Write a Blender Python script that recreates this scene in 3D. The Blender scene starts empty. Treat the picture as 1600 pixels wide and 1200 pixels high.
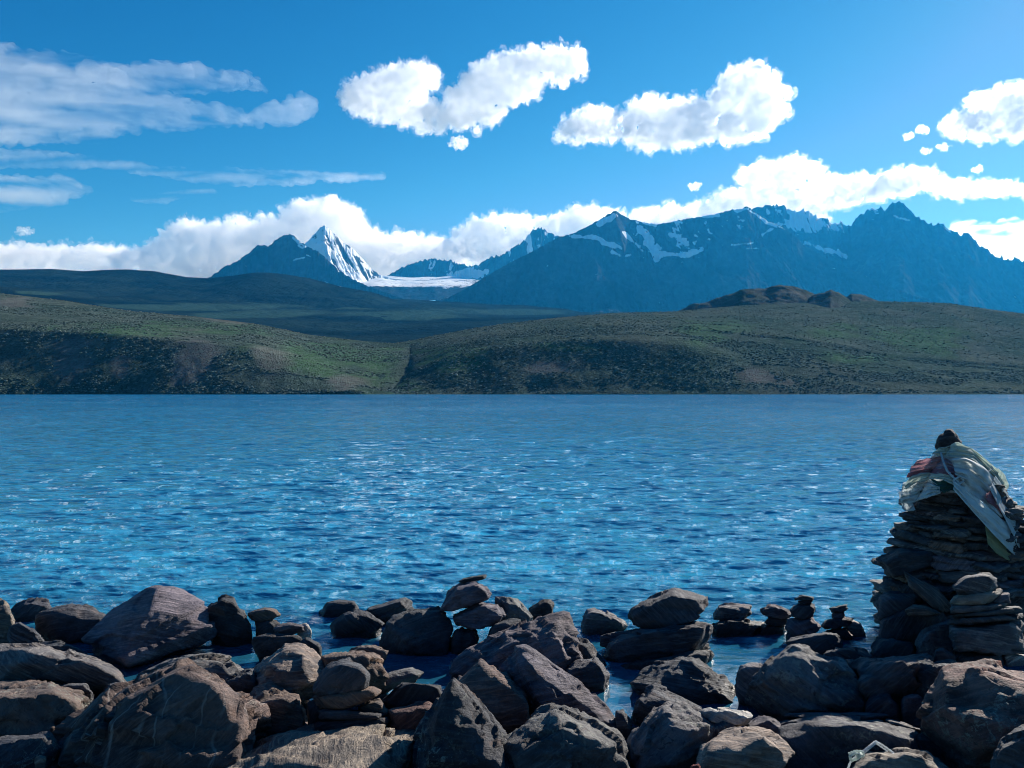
import bpy, bmesh, math, random
import numpy as np
from mathutils import Vector

# ------------------------------------------------------------------ camera, world, sun, exposure
scene = bpy.context.scene
COL = scene.collection
F = 1200.0      # focal length in photo pixels (photo is 1600 wide)
HZ = 612.0      # horizon row of the photo
EYE = 2.2       # eye height over the lake

cam_data = bpy.data.cameras.new("camera")
cam = bpy.data.objects.new("camera", cam_data)
COL.objects.link(cam)
cam.location = (0, 0, EYE)
cam.rotation_euler = (math.radians(90), 0, 0)
cam_data.sensor_width = 36.0
cam_data.lens = 36.0 * F / 1600.0
cam_data.shift_y = (HZ - 600.0) / 1600.0
cam_data.clip_start = 0.05
cam_data.clip_end = 90000.0
scene.camera = cam

SUN_AZ, SUN_EL = math.radians(42.0), math.radians(25.5)   # azimuth measured from +Y towards +X
world = bpy.data.worlds.new("World")
scene.world = world
world.use_nodes = True
wn, wl = world.node_tree.nodes, world.node_tree.links
wn.clear()
sky = wn.new('ShaderNodeTexSky')
sky.sky_type = 'NISHITA'
sky.sun_disc = False
sky.sun_elevation = SUN_EL
sky.sun_rotation = SUN_AZ
sky.altitude = 3200.0
sky.air_density = 1.0
sky.dust_density = 0.6
sky.ozone_density = 2.0
# thin high-altitude air: deeper, cleaner blue than the model's (each channel steepened, then scaled)
def wmath(op, a, b):
    nd = wn.new('ShaderNodeMath'); nd.operation = op
    for k, v in ((0, a), (1, b)):
        if isinstance(v, bpy.types.NodeSocket): wl.new(v, nd.inputs[k])
        else: nd.inputs[k].default_value = v
    return nd.outputs[0]
sep = wn.new('ShaderNodeSeparateColor'); com = wn.new('ShaderNodeCombineColor')
wl.new(sky.outputs[0], sep.inputs[0])
wl.new(wmath('MINIMUM', wmath('MULTIPLY', wmath('POWER', sep.outputs[0], 3.0), .114), wmath('MULTIPLY', sep.outputs[0], .6)), com.inputs[0])
wl.new(wmath('MINIMUM', wmath('MULTIPLY', wmath('POWER', sep.outputs[1], 1.48), .55), wmath('MULTIPLY', sep.outputs[1], .95)), com.inputs[1])
wl.new(wmath('MINIMUM', wmath('MULTIPLY', sep.outputs[2], 1.04), 12.0), com.inputs[2])
bg = wn.new('ShaderNodeBackground'); bg.inputs[1].default_value = 0.065
wo = wn.new('ShaderNodeOutputWorld')
wl.new(com.outputs[0], bg.inputs[0])
wl.new(bg.outputs[0], wo.inputs[0])

sd = bpy.data.lights.new("sun", 'SUN')
sd.energy = 5.0
sd.angle = math.radians(0.55)
sd.color = (1.0, 0.97, 0.935)
sun = bpy.data.objects.new("sun", sd)
COL.objects.link(sun)
SUN_DIR = Vector((math.sin(SUN_AZ) * math.cos(SUN_EL), math.cos(SUN_AZ) * math.cos(SUN_EL), math.sin(SUN_EL)))
sun.rotation_euler = (-SUN_DIR).to_track_quat('-Z', 'Y').to_euler()
sun.location = (60, 60, 80)

scene.view_settings.view_transform = 'Standard'
scene.view_settings.look = 'None'
scene.view_settings.exposure = 0.85
scene.view_settings.gamma = 1.0
cy = scene.cycles
cy.use_denoising = True
cy.max_bounces = 30
cy.diffuse_bounces = 3
cy.glossy_bounces = 4
cy.transmission_bounces = 4
cy.transparent_max_bounces = 12
cy.volume_bounces = 28
cy.volume_max_steps = 256
cy.caustics_reflective = False
cy.caustics_refractive = False
cy.sample_clamp_indirect = 6.0
cy.sample_clamp_direct = 7.0
cy.pixel_filter_type = 'BLACKMAN_HARRIS'
cy.filter_width = 1.0

# ------------------------------------------------------------------ helpers
def tag(o, label=None, cat=None, group=None, kind=None):
    if label: o["label"] = label
    if cat: o["category"] = cat
    if group: o["group"] = group
    if kind: o["kind"] = kind
    return o

def wp(px, py, Y):
    """photo pixel + distance along the view axis -> point"""
    return Vector(((px - 800.0) / F * Y, Y, EYE + (HZ - py) / F * Y))

def hash3(ix, iy, iz, seed):
    h = (ix.astype(np.uint32) * np.uint32(374761393) + iy.astype(np.uint32) * np.uint32(668265263)
         + iz.astype(np.uint32) * np.uint32(2147483647) + np.uint32(seed * 1013904223 & 0xffffffff))
    h = (h ^ (h >> np.uint32(13))) * np.uint32(1274126177)
    h = (h ^ (h >> np.uint32(16))) * np.uint32(2246822519)
    h = h ^ (h >> np.uint32(15))
    return h.astype(np.float64) / 4294967295.0

def vnoise(p, seed=0):
    """value noise, p is (N,3), result in -1..1"""
    p = np.asarray(p, dtype=np.float64)
    i = np.floor(p).astype(np.int64)
    f = p - i
    u = f * f * f * (f * (f * 6 - 15) + 10)
    r = 0.0
    for dx in (0, 1):
        wx = u[:, 0] if dx else 1 - u[:, 0]
        for dy in (0, 1):
            wy = u[:, 1] if dy else 1 - u[:, 1]
            for dz in (0, 1):
                wz = u[:, 2] if dz else 1 - u[:, 2]
                r = r + wx * wy * wz * hash3(i[:, 0] + dx, i[:, 1] + dy, i[:, 2] + dz, seed)
    return r * 2 - 1

def fbm(p, octaves=4, seed=0, gain=0.5, lac=2.03):
    p = np.asarray(p, dtype=np.float64)
    a, s, t = 1.0, 0.0, 0.0
    for k in range(octaves):
        s = s + a * vnoise(p + k * 17.31, seed + k)
        t += a; a *= gain; p = p * lac
    return s / t

def ridged(p, octaves=4, seed=0, gain=0.5, lac=2.1):
    p = np.asarray(p, dtype=np.float64)
    a, s, t = 1.0, 0.0, 0.0
    for k in range(octaves):
        s = s + a * (1 - np.abs(vnoise(p + k * 9.7, seed + k)))
        t += a; a *= gain; p = p * lac
    return s / t          # 0..1, ridges near 1

def grid_mesh(name, P, mat, smooth=True, attrs=None, uvpx=False):
    """P: (rows, cols, 3)"""
    nr, nc = P.shape[:2]
    me = bpy.data.meshes.new(name)
    v = P.reshape(-1, 3)
    idx = np.arange(nr * nc).reshape(nr, nc)
    q = np.stack([idx[:-1, :-1], idx[:-1, 1:], idx[1:, 1:], idx[1:, :-1]], -1).reshape(-1, 4)
    me.vertices.add(len(v)); me.vertices.foreach_set("co", v.astype(np.float32).ravel())
    me.loops.add(q.size); me.loops.foreach_set("vertex_index", q.astype(np.int32).ravel())
    me.polygons.add(len(q)); me.polygons.foreach_set("loop_start", np.arange(0, q.size, 4, dtype=np.int32))
    me.polygons.foreach_set("loop_total", np.full(len(q), 4, dtype=np.int32))
    me.update(calc_edges=True)
    me.polygons.foreach_set("use_smooth", np.full(len(q), smooth, dtype=bool))
    for k, a in (attrs or {}).items():
        at = me.attributes.new(k, 'FLOAT', 'POINT')
        at.data.foreach_set("value", a.astype(np.float32).ravel())
    me.materials.append(mat)
    o = bpy.data.objects.new(name, me)
    COL.objects.link(o)
    return o

class NT:
    """tiny node helper"""
    def __init__(self, name, disp=False):
        self.m = bpy.data.materials.new(name); self.m.use_nodes = True
        self.t = self.m.node_tree; self.t.nodes.clear()
        self.out = self.t.nodes.new('ShaderNodeOutputMaterial')
    def n(self, typ, **kw):
        nd = self.t.nodes.new(typ)
        for k, v in kw.items():
            if k.startswith('i_'):
                key = k[2:]
                key = int(key) if key.isdigit() else key.replace('_', ' ')
                self.set(nd, key, v)
            else:
                setattr(nd, k, v)
        return nd
    def set(self, nd, key, v):
        if isinstance(v, bpy.types.NodeSocket): self.t.links.new(v, nd.inputs[key])
        else: nd.inputs[key].default_value = v
    def link(self, a, b): self.t.links.new(a, b)
    def math(self, op, a, b=0.0, clamp=False):
        nd = self.n('ShaderNodeMath', operation=op, use_clamp=clamp); self.set(nd, 0, a); self.set(nd, 1, b)
        return nd.outputs[0]
    def mix(self, fac, a, b, typ='MIX'):
        nd = self.n('ShaderNodeMix', data_type='RGBA', blend_type=typ)
        self.set(nd, 0, fac)
        for k, v in ((6, a), (7, b)):
            if isinstance(v, tuple) and len(v) == 3: v = v + (1.0,)
            self.set(nd, k, v)
        return nd.outputs[2]
    def ramp(self, fac, stops):
        nd = self.n('ShaderNodeValToRGB'); self.set(nd, 0, fac)
        cr = nd.color_ramp
        while len(cr.elements) < len(stops): cr.elements.new(0.5)
        for e, (p, c) in zip(cr.elements, stops):
            e.position = p
            e.color = (c, c, c, 1) if isinstance(c, (int, float)) else tuple(c) + (1,)
        return nd.outputs[0]
    def noise(self, vec, scale, detail=4.0, rough=0.55, dist=0.0):
        nd = self.n('ShaderNodeTexNoise'); nd.inputs['Scale'].default_value = scale
        nd.inputs['Detail'].default_value = detail; nd.inputs['Roughness'].default_value = rough
        nd.inputs['Distortion'].default_value = dist
        self.link(vec, nd.inputs['Vector']); return nd.outputs[0]
    def mapping(self, vec, scale=(1, 1, 1), rot=(0, 0, 0), loc=(0, 0, 0)):
        nd = self.n('ShaderNodeMapping'); self.link(vec, nd.inputs[0])
        nd.inputs['Scale'].default_value = scale; nd.inputs['Rotation'].default_value = rot
        nd.inputs['Location'].default_value = loc
        return nd.outputs[0]
    def attr(self, name):
        nd = self.n('ShaderNodeAttribute', attribute_name=name); return nd.outputs['Fac']
# ------------------------------------------------------------------ terrain
def mat_shrub_hill():
    t = NT("shrub_hill")
    g = t.n('ShaderNodeNewGeometry'); pos = g.outputs['Position']
    big = t.noise(pos, 0.012, 4)
    tus = t.n('ShaderNodeTexVoronoi', feature='F1'); tus.inputs['Scale'].default_value = 0.42
    wob = t.n('ShaderNodeVectorMath', operation='ADD')
    nz = t.n('ShaderNodeTexNoise'); nz.inputs['Scale'].default_value = 0.5; nz.inputs['Detail'].default_value = 2
    t.link(pos, nz.inputs['Vector']); t.link(pos, wob.inputs[0]); t.link(nz.outputs['Color'], wob.inputs[1])
    t.link(wob.outputs[0], tus.inputs['Vector'])
    fine = t.noise(pos, 0.28, 5, 0.75)
    grass = t.mix(t.ramp(big, [(0.38, 0), (0.62, 1)]), (0.042, 0.078, 0.062), (0.092, 0.118, 0.098))
    grass = t.mix(t.attr("lush"), grass, (0.065, 0.130, 0.066))
    soil = t.mix(t.ramp(fine, [(0.35, 0), (0.65, 1)]), (0.125, 0.120, 0.118), (0.190, 0.180, 0.172))
    base = t.mix(t.attr("scree"), grass, soil)
    clump = t.ramp(tus.outputs['Distance'], [(0.10, 1), (0.42, 0)])
    cl = t.math('MULTIPLY', clump, t.ramp(fine, [(0.42, 0), (0.55, 1)]))
    cl = t.math('MULTIPLY', cl, t.math('SUBTRACT', 1.0, t.math('MULTIPLY', t.attr("scree"), 0.75)))
    base = t.mix(t.math('MULTIPLY', cl, 0.9), base, (0.012, 0.020, 0.014))
    base = t.mix(t.ramp(t.noise(t.mapping(pos, (.33, .12, .33)), 1.0, 5, .8), [(.50, 0), (.60, .75)]), base, (0.140, 0.190, 0.165))
    med = t.noise(pos, 0.06, 5, 0.7)
    base = t.mix(t.ramp(med, [(0.38, 0.0), (0.62, 0.8)]), base, t.mix(0.6, base, (0.025, 0.040, 0.034)))
    bp = t.n('ShaderNodeBump'); bp.inputs['Strength'].default_value = 1.0; bp.inputs['Distance'].default_value = 2.4
    hh = t.math('ADD', t.math('MULTIPLY', clump, 0.6), t.math('MULTIPLY', fine, 1.0))
    t.link(hh, bp.inputs['Height'])
    p = t.n('ShaderNodeBsdfPrincipled', i_Roughness=0.95)
    p.inputs['Specular IOR Level'].default_value = 0.0
    t.link(base, p.inputs['Base Color']); t.link(bp.outputs[0], p.inputs['Normal'])
    t.link(p.outputs[0], t.out.inputs[0])
    return t.m

def mat_far_slope():
    t = NT("far_slope")
    g = t.n('ShaderNodeNewGeometry'); pos = g.outputs['Position']
    m = t.mapping(pos, (0.0016, 0.0028, 0.004))
    big = t.noise(m, 1.0, 7, 0.6, 0.6)
    fine = t.noise(pos, 0.02, 6, 0.7)
    c = t.mix(t.ramp(big, [(0.38, 0), (0.62, 1)]), (0.003, 0.012, 0.020), (0.020, 0.042, 0.044))  # cloud shade over the foothills put into the colour as low albedo
    c = t.mix(t.ramp(fine, [(0.3, 0), (0.7, 0.6)]), c, (0.008, 0.014, 0.014))
    c = t.mix(t.attr("lush"), c, (0.030, 0.064, 0.056))  # green streaks, their sunlit brightness put into the colour
    bp = t.n('ShaderNodeBump'); bp.inputs['Strength'].default_value = 0.8; bp.inputs['Distance'].default_value = 25.0
    t.link(fine, bp.inputs['Height'])
    p = t.n('ShaderNodeBsdfPrincipled', i_Roughness=0.95)
    p.inputs['Specular IOR Level'].default_value = 0.0
    t.link(c, p.inputs['Base Color']); t.link(bp.outputs[0], p.inputs['Normal'])
    t.link(p.outputs[0], t.out.inputs[0])
    return t.m

def mat_mountain():
    t = NT("mountain_rock_and_snow")
    g = t.n('ShaderNodeNewGeometry'); pos = g.outputs['Position']
    fine = t.noise(pos, 0.012, 8, 0.7)
    med = t.noise(t.mapping(pos, (0.004, 0.001, 0.0016)), 1.0, 6, 0.65)
    rock = t.mix(t.ramp(med, [(0.35, 0), (0.65, 1)]), (0.006, 0.012, 0.018), (0.095, 0.105, 0.110))
    rock = t.mix(t.ramp(fine, [(0.35, 0), (0.7, 0.7)]), rock, (0.007, 0.009, 0.012))
    rock = t.mix(t.attr("lush"), rock, (0.035, 0.052, 0.048))
    sn = t.math('ADD', t.attr("snow"), t.math('MULTIPLY', t.math('SUBTRACT', fine, 0.5), 2.6))
    snf = t.ramp(sn, [(0.47, 0), (0.53, 1)])
    c = t.mix(snf, rock, (0.74, 0.78, 0.80))
    bp = t.n('ShaderNodeBump'); bp.inputs['Distance'].default_value = 42.0
    t.link(t.math('SUBTRACT', 0.9, t.math('MULTIPLY', snf, 0.7)), bp.inputs['Strength'])
    t.link(fine, bp.inputs['Height'])
    p = t.n('ShaderNodeBsdfPrincipled', i_Roughness=0.9)
    p.inputs['Specular IOR Level'].default_value = 0.0
    t.link(c, p.inputs['Base Color']); t.link(bp.outputs[0], p.inputs['Normal'])
    t.link(p.outputs[0], t.out.inputs[0])
    return t.m

M_HILL, M_FAR, M_MTN = mat_shrub_hill(), mat_far_slope(), mat_mountain()

def knots(px, val, seed=0, jag=0.0, jlen=6.0):
    """val: number or [(px, value), ...]; optional jaggedness in photo pixels"""
    if isinstance(val, (int, float)): return np.full(px.shape, float(val))
    k = sorted(val)
    xs = np.array([a for a, b in k], float); ys = np.array([b for a, b in k], float)
    return np.interp(px, xs, ys)

def softline(a, n):
    if n < 1: return a
    k = np.hanning(2 * n + 3)[1:-1]; k /= k.sum()
    return np.convolve(np.pad(a, n, mode='edge'), k, mode='valid')

def layer(name, px0, px1, nu, rows, mat, soft=3, tsoft=4, seed=1, shape=None, extra=None, jag=None):
    """Heightfield sheet laid over the land between successive contour rows.
    rows = [(Y, height) ...] front to back; each a number or [(px, value)], height given as the photo row at which it is seen, or ('z', metres)."""
    px = np.linspace(px0, px1, nu)
    Ys, Zs = [], []
    for r in rows:
        Y = softline(knots(px, r[0]), soft)
        if isinstance(r[1], tuple): Z = softline(knots(px, r[1][1]), soft)
        else:
            py = softline(knots(px, r[1]), soft)
            if jag and len(r) > 3 and r[3]: py = py - jag(px)
            Z = EYE + (HZ - py) / F * Y
        Ys.append(Y); Zs.append(Z)
    Yg, Zg, Cg = [], [], []
    for k in range(len(rows) - 1):
        n = rows[k][2]
        for j in range(n):
            a = j / n
            Yg.append(Ys[k] * (1 - a) + Ys[k + 1] * a); Zg.append(Zs[k] * (1 - a) + Zs[k + 1] * a); Cg.append(k + a)
    Yg.append(Ys[-1]); Zg.append(Zs[-1]); Cg.append(len(rows) - 1)
    Yg, Zg = np.array(Yg), np.array(Zg); Cg = np.array(Cg)[:, None] + 0 * Yg
    for _ in range(tsoft):
        Zg[1:-1] = 0.25 * Zg[:-2] + 0.5 * Zg[1:-1] + 0.25 * Zg[2:]
    X = (px[None, :] - 800) / F * Yg
    P = np.stack([X, Yg, Zg], -1)
    PX = px[None, :] + 0 * Yg
    attrs = {}
    if shape: P, attrs = shape(P, PX, Cg)
    o = grid_mesh(name, P, mat, attrs=attrs)
    tag(o, kind="structure")
    return o

def rs(P, *s): return P.reshape(-1, 3) * np.array(s)
def sm(a, lo, hi):
    t = np.clip((a - lo) / (hi - lo), 0, 1); return t * t * (3 - 2 * t)
def pyof(P): return HZ - (P[..., 2] - EYE) / P[..., 1] * F

# --- near hills on the far shore
def hill_shape(scree_blobs, lush_blobs, seed, gulley=7.0):
    def f(P, PX, C):
        sh = P.shape[:2]
        edge = sm(C, 0.0, 0.25) * sm(3.0 - C, 0.0, 0.6)
        n1 = fbm(rs(P, .012, .012, .0), 4, seed).reshape(sh)
        n2 = fbm(rs(P, .055, .055, .0), 4, seed + 5, 0.6).reshape(sh)
        gul = ridged(rs(P, .022, .006, .0) + 3, 3, seed + 9).reshape(sh)
        bank = sm(C, 0.05, 0.4) * sm(1.35 - C, 0, 0.35)
        P[..., 2] += edge * (n1 * 2.6 + n2 * .9) * (0.35 + 0.65 * sm(np.abs(C - 2.0), 0.0, 0.5)) - bank * (gul - .6) * gulley
        P[..., 2] -= np.where(C > 2.9, 3, 0)
        py = pyof(P)
        w = fbm(rs(P, .03, .03, .05), 4, seed + 20).reshape(sh)
        def blobs(bl):
            s = 0 * py
            for (x, y, rx, ry) in bl:
                d = np.sqrt(((PX - x) / rx) ** 2 + ((py - y) / ry) ** 2)
                s = np.maximum(s, sm(1.25 - d + w * 1.1, 0.0, 0.8))
            return s
        return P, {"scree": blobs(scree_blobs) * 0.75, "lush": blobs(lush_blobs)}
    return f

layer("hill", -500, 640, 760, [
    (600, ('z', -0.6), 4),
    (604, ('z', 0.5), 40),
    ([(-500, 705), (0, 705), (500, 680), (590, 640), (640, 640)],
     [(-500, 505), (0, 513), (100, 519), (180, 520), (250, 529), (330, 537), (400, 545), (450, 558), (500, 575), (545, 592), (590, 609), (640, 611)], 60),
    ([(-500, 1100), (0, 1080), (400, 1000), (560, 950), (640, 930)],
     [(-500, 430), (-200, 440), (0, 454), (100, 466), (200, 483), (300, 491), (400, 503), (480, 519), (560, 527), (640, 533)], 30),
    (1300, ('z', 30), 1)], M_HILL, soft=8, tsoft=6, seed=3,
    shape=hill_shape([(110, 555, 32, 40), (190, 575, 18, 25), (300, 565, 40, 45), (420, 570, 28, 30), (545, 598, 30, 9), (20, 470, 30, 10), (380, 498, 60, 7)],
                     [(500, 560, 110, 26), (590, 575, 50, 30), (250, 515, 190, 12)], 3))

layer("hill", 560, 2100, 1000, [
    ([(560, 640), (600, 606), (700, 600), (2100, 600)], ('z', -0.6), 4),
    ([(560, 645), (600, 610), (700, 604), (2100, 604)], ('z', 0.5), 40),
    ([(560, 700), (640, 690), (900, 705), (1300, 672), (2100, 672)],
     [(560, 614), (600, 608), (640, 586), (700, 560), (780, 541), (900, 529), (1000, 530), (1080, 543), (1150, 562), (1250, 572), (1400, 588), (1600, 596), (2100, 600)], 50),
    ([(560, 800), (640, 790), (900, 800), (1300, 780), (2100, 780)],
     [(560, 606), (600, 596), (640, 562), (700, 542), (780, 523), (900, 511), (1000, 508), (1080, 512), (1150, 520), (1250, 530), (1400, 560), (1600, 575), (2100, 590)], 40),
    ([(560, 960), (640, 980), (900, 1100), (1300, 1250), (2100, 1250)],
     [(560, 545), (600, 533), (640, 530), (690, 520), (760, 508), (850, 497), (960, 487), (1050, 485), (1100, 480), (1200, 470), (1300, 465), (1400, 465), (1480, 467), (1560, 479), (1600, 484), (1800, 500), (2100, 520)], 24),
    (1500, ('z', 40), 1)], M_HILL, soft=7, tsoft=6, seed=11,
    shape=lambda P, PX, C: hill_shape([(1190, 590, 40, 12), (850, 575, 60, 14), (1230, 598, 30, 10)],
                     [(700, 560, 60, 20), (900, 545, 60, 10), (1110, 512, 60, 12), (1100, 528, 40, 10), (1290, 520, 50, 12), (1440, 525, 70, 25), (1330, 560, 60, 8), (630, 600, 30, 12)], 11, 2.0)(P, PX, np.where(C < 1.0, C, np.where(C < 3.0, 1 + (C - 1) / 2, C - 1))))

# dark rocky knobs standing on the right hill
def knob_shape(seed):
    def f(P, PX, C):
        sh = P.shape[:2]
        n = fbm(rs(P, .03, .03, .03), 4, seed, .6).reshape(sh)
        P[..., 2] += n * 5.0 * sm(C, 0, .3)
        w = fbm(rs(P, .05, .05, .05), 3, seed + 4).reshape(sh)
        return P, {"scree": np.clip(0.6 + w, 0, 1) * .8, "lush": 0 * w}
    return f
for kk, (a, b, Yb, prof) in enumerate([
    (1030, 1290, 1240, [(1030, 486), (1060, 482), (1075, 476), (1110, 468), (1140, 458), (1160, 449), (1185, 447), (1200, 448), (1212, 444), (1240, 446), (1255, 449), (1272, 455), (1290, 466)]),
    (1250, 1335, 1200, [(1250, 475), (1258, 466), (1270, 459), (1282, 456), (1298, 449), (1312, 454), (1322, 462), (1335, 471)]),
    (1318, 1375, 1245, [(1318, 468), (1330, 458), (1345, 457), (1360, 462), (1375, 467)])]):
    layer("hill", a, b, 160, [
        (Yb - 120, [(p, y + 42) for p, y in prof], 40),
        (Yb, prof, 20),
        (Yb + 80, [(p, y + 30) for p, y in prof], 1)], M_HILL, soft=7, tsoft=14, seed=31 + kk, shape=knob_shape(31 + kk),
        jag=None)

def tussocks():
    rng = np.random.default_rng(5)
    bm = bmesh.new(); bmesh.ops.create_icosphere(bm, subdivisions=1, radius=1.0)
    iv = np.array([v.co[:] for v in bm.verts]); fc = np.array([[v.index for v in f.verts] for f in bm.faces]); bm.free()
    pts = []
    for o, n in ((HILLS[0], 20000), (HILLS[1], 24000)):
        N = len(o.data.vertices); co = np.empty(N * 3, np.float32); o.data.vertices.foreach_get("co", co); co = co.reshape(-1, 3)
        a = np.empty(N, np.float32); o.data.attributes["scree"].data.foreach_get("value", a)
        px = co[:, 0] / co[:, 1] * F + 800
        cl = fbm(co * np.array([.012, .03, .03]), 4, 91, .65)
        m = (co[:, 2] > .8) & (px > -150) & (px < 1750) & (a < .5) & (cl > -.12)
        idx = rng.choice(np.nonzero(m)[0], n)
        q = co[idx].astype(float); q[:, :2] += rng.uniform(-1.2, 1.2, (n, 2)); pts.append(q)
    c = np.concatenate(pts); n = len(c)
    s = rng.uniform(.35, .95, n) * (1 + .5 * (rng.random(n) < .06))
    sc = np.stack([s * rng.uniform(1.0, 1.9, n), s, s * rng.uniform(.5, .9, n)], 1)
    V = (iv[None] * (1 + rng.uniform(-.25, .25, (n, len(iv), 1)))) * sc[:, None, :] + c[:, None, :]
    Fc = fc[None] + (np.arange(n) * len(iv))[:, None, None]
    me = bpy.data.meshes.new("scrub")
    V = V.reshape(-1, 3); Fc = Fc.reshape(-1, 3)
    me.vertices.add(len(V)); me.vertices.foreach_set("co", V.astype(np.float32).ravel())
    me.loops.add(Fc.size); me.loops.foreach_set("vertex_index", Fc.astype(np.int32).ravel())
    me.polygons.add(len(Fc)); me.polygons.foreach_set("loop_start", np.arange(0, Fc.size, 3, dtype=np.int32))
    me.polygons.foreach_set("loop_total", np.full(len(Fc), 3, dtype=np.int32)); me.update(calc_edges=True)
    t = NT("scrub_tufts"); g = t.n('ShaderNodeNewGeometry')
    n1 = t.n('ShaderNodeTexWhiteNoise', noise_dimensions='1D'); t.link(g.outputs['Random Per Island'], n1.inputs['W'])
    c1 = t.ramp(n1.outputs['Value'], [(0, (.034, .054, .042)), (.5, (.080, .110, .088)), (1.0, (.210, .245, .210))])
    p = t.n('ShaderNodeBsdfPrincipled', i_Roughness=1.0); p.inputs['Specular IOR Level'].default_value = 0
    t.link(c1, p.inputs['Base Color']); t.link(p.outputs[0], t.out.inputs[0])
    me.materials.append(t.m)
    o = bpy.data.objects.new("scrub", me); COL.objects.link(o)
    tag(o, "low tufts of grass and scrub dotting the slopes across the lake", "scrub", kind="stuff")
HILLS = [o for o in scene.objects if o.name.startswith("hill")][:2]
tussocks()

# --- moorland and foothills behind the lake hills
def far_shape(seed, lush, amp=1.0):
    def f(P, PX, C):
        sh = P.shape[:2]; cm = C.max()
        e = sm(C, 0, .3)
        d = 1 - 0.75 * np.exp(-((C - (cm - 1)) / .12) ** 2)
        n = fbm(rs(P, .0018, .0012, 0), 5, seed).reshape(sh)
        r = ridged(rs(P, .004, .0016, 0), 4, seed + 7).reshape(sh)
        P[..., 2] += e * d * amp * (n * 45 - (r - .6) * 40) * (P[..., 1] / 4000)
        py = pyof(P)
        s = 0 * py
        w = fbm(rs(P, .002, .004, .0), 5, seed + 3).reshape(sh)
        for (x, y, rx, ry) in lush:
            dd = np.sqrt(((PX - x) / rx) ** 2 + ((py - y) / ry) ** 2)
            s = np.maximum(s, sm(1.1 - dd + w * .9, 0, .5))
        return P, {"lush": s}
    return f
layer("foothill", -500, 760, 620, [
    (1250, [(-500, 560), (760, 560)], 20),
    (2200, [(-500, 470), (0, 460), (200, 488), (400, 505), (600, 520), (760, 530)], 60),
    (3300, [(-500, 452), (0, 446), (200, 462), (400, 473), (520, 478), (600, 482), (760, 490)], 50),
    (4000, [(-500, 405), (-200, 412), (0, 419), (80, 418), (130, 423), (195, 419), (240, 421), (290, 430), (330, 432), (400, 424), (440, 427), (480, 433), (530, 446), (580, 455), (620, 468), (680, 485), (760, 500)], 12),
    (4600, [(-500, 440), (760, 515)], 1)], M_FAR, soft=5, tsoft=3, seed=41, shape=far_shape(41, [(300, 480, 130, 6), (60, 458, 60, 3), (430, 490, 90, 7), (340, 494, 60, 6)], 0.7))
layer("foothill", 380, 1100, 480, [
    (1300, [(380, 560), (1100, 560)], 20),
    (2600, [(380, 498), (500, 505), (700, 503), (850, 500), (930, 496), (1100, 500)], 70),
    (4500, [(380, 470), (520, 466), (640, 468), (740, 474), (860, 482), (930, 490), (1100, 500)], 14),
    (5200, [(380, 480), (1100, 505)], 1)], M_FAR, soft=4, tsoft=3, seed=47, shape=far_shape(47, [(640, 490, 120, 10), (800, 488, 90, 5), (560, 480, 60, 6), (520, 505, 60, 5)], 0.6))

# --- mountains
def capsule(PX, py, s):
    d = 1e9 + 0 * PX
    for (x0, y0, x1, y1, w) in s:
        vx, vy = x1 - x0, y1 - y0
        L = max(vx * vx + vy * vy, 1e-6)
        t = np.clip(((PX - x0) * vx + (py - y0) * vy) / L, 0, 1)
        d = np.minimum(d, np.hypot(PX - x0 - vx * t, py - y0 - vy * t) / w)
    return d

def mtn_shape(seed, carve=0.4, cmax=260, sx=.0035, sy=.0012, snow=(), allsnow=None, lush=(), skew=0.0, couloir=None):
    def f(P, PX, C):
        sh = P.shape[:2]; cm = C.max()
        zc = P[..., 2].max(0)[None, :]
        d = np.maximum(zc - P[..., 2], 0)
        q = P.reshape(-1, 3).copy()
        q[:, 0] += q[:, 1] * skew
        wv = fbm(q * np.array([.0009, .0009, 0]), 3, seed + 50)
        q[:, 0] += wv * 160
        r = ridged(q * np.array([sx, sy, 0]), 5, seed, .55).reshape(sh)
        r2 = fbm(q * np.array([.02, .008, 0]), 4, seed + 3, .6).reshape(sh)
        amp = np.minimum(d * carve, cmax) * sm(C, 0, .25) * (.25 + .75 * sm(C, 1.15, 1.6))
        P[..., 2] -= amp * (1 - r) * 1.6 - np.minimum(d * .12, 26) * r2
        py = pyof(P)
        w = fbm(rs(P, .006, .003, .006), 5, seed + 9, .6).reshape(sh)
        s = 0 * py
        wx = fbm(rs(P, .0022, .0016, .0022), 3, seed + 31).reshape(sh) * 9; wy = fbm(rs(P, .0025, .0016, .0025), 3, seed + 37).reshape(sh) * 5
        if snow: s = sm(1.15 - capsule(PX + wx, py + wy, snow) + w * 1.2 + fbm(rs(P, .014, .002, .005), 4, seed + 44, .65).reshape(sh) * 1.6, 0, .6)
        if couloir is not None:
            x0, x1, y0, y1, th = couloir
            m = sm(PX, x0, x0 + 20) * sm(x1 - PX, 0, 20) * sm(y1 - py, 0, 25) * sm(py, y0 - 5, y0 + 5)
            s = np.maximum(s, m * sm((1 - r) + w * .25, th, th + .12))
        if allsnow is not None:
            s = np.maximum(s, allsnow(PX, py, r, w))
        l = 0 * py
        if lush: l = sm(1.2 - capsule(PX + wx * 1.5, py + wy * 1.5, [(a, b, c_, d_, max(e_, 3)) for a, b, c_, d_, e_ in lush]) + w * 1.6, 0, 1.2) * .6
        return P, {"snow": s, "lush": l}
    return f

def jagfn(seed, amp_knots, freq=.12):
    def f(px):
        a = knots(px, amp_knots)
        q = np.stack([px * freq, 0 * px, 0 * px], -1)
        n = ridged(q, 3, seed, .6) - .75
        return a * n * 2.4
    return f

def W(prof, H):   # foot of the slope: distance offset from crest so that the face has tangent H
    return prof

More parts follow.
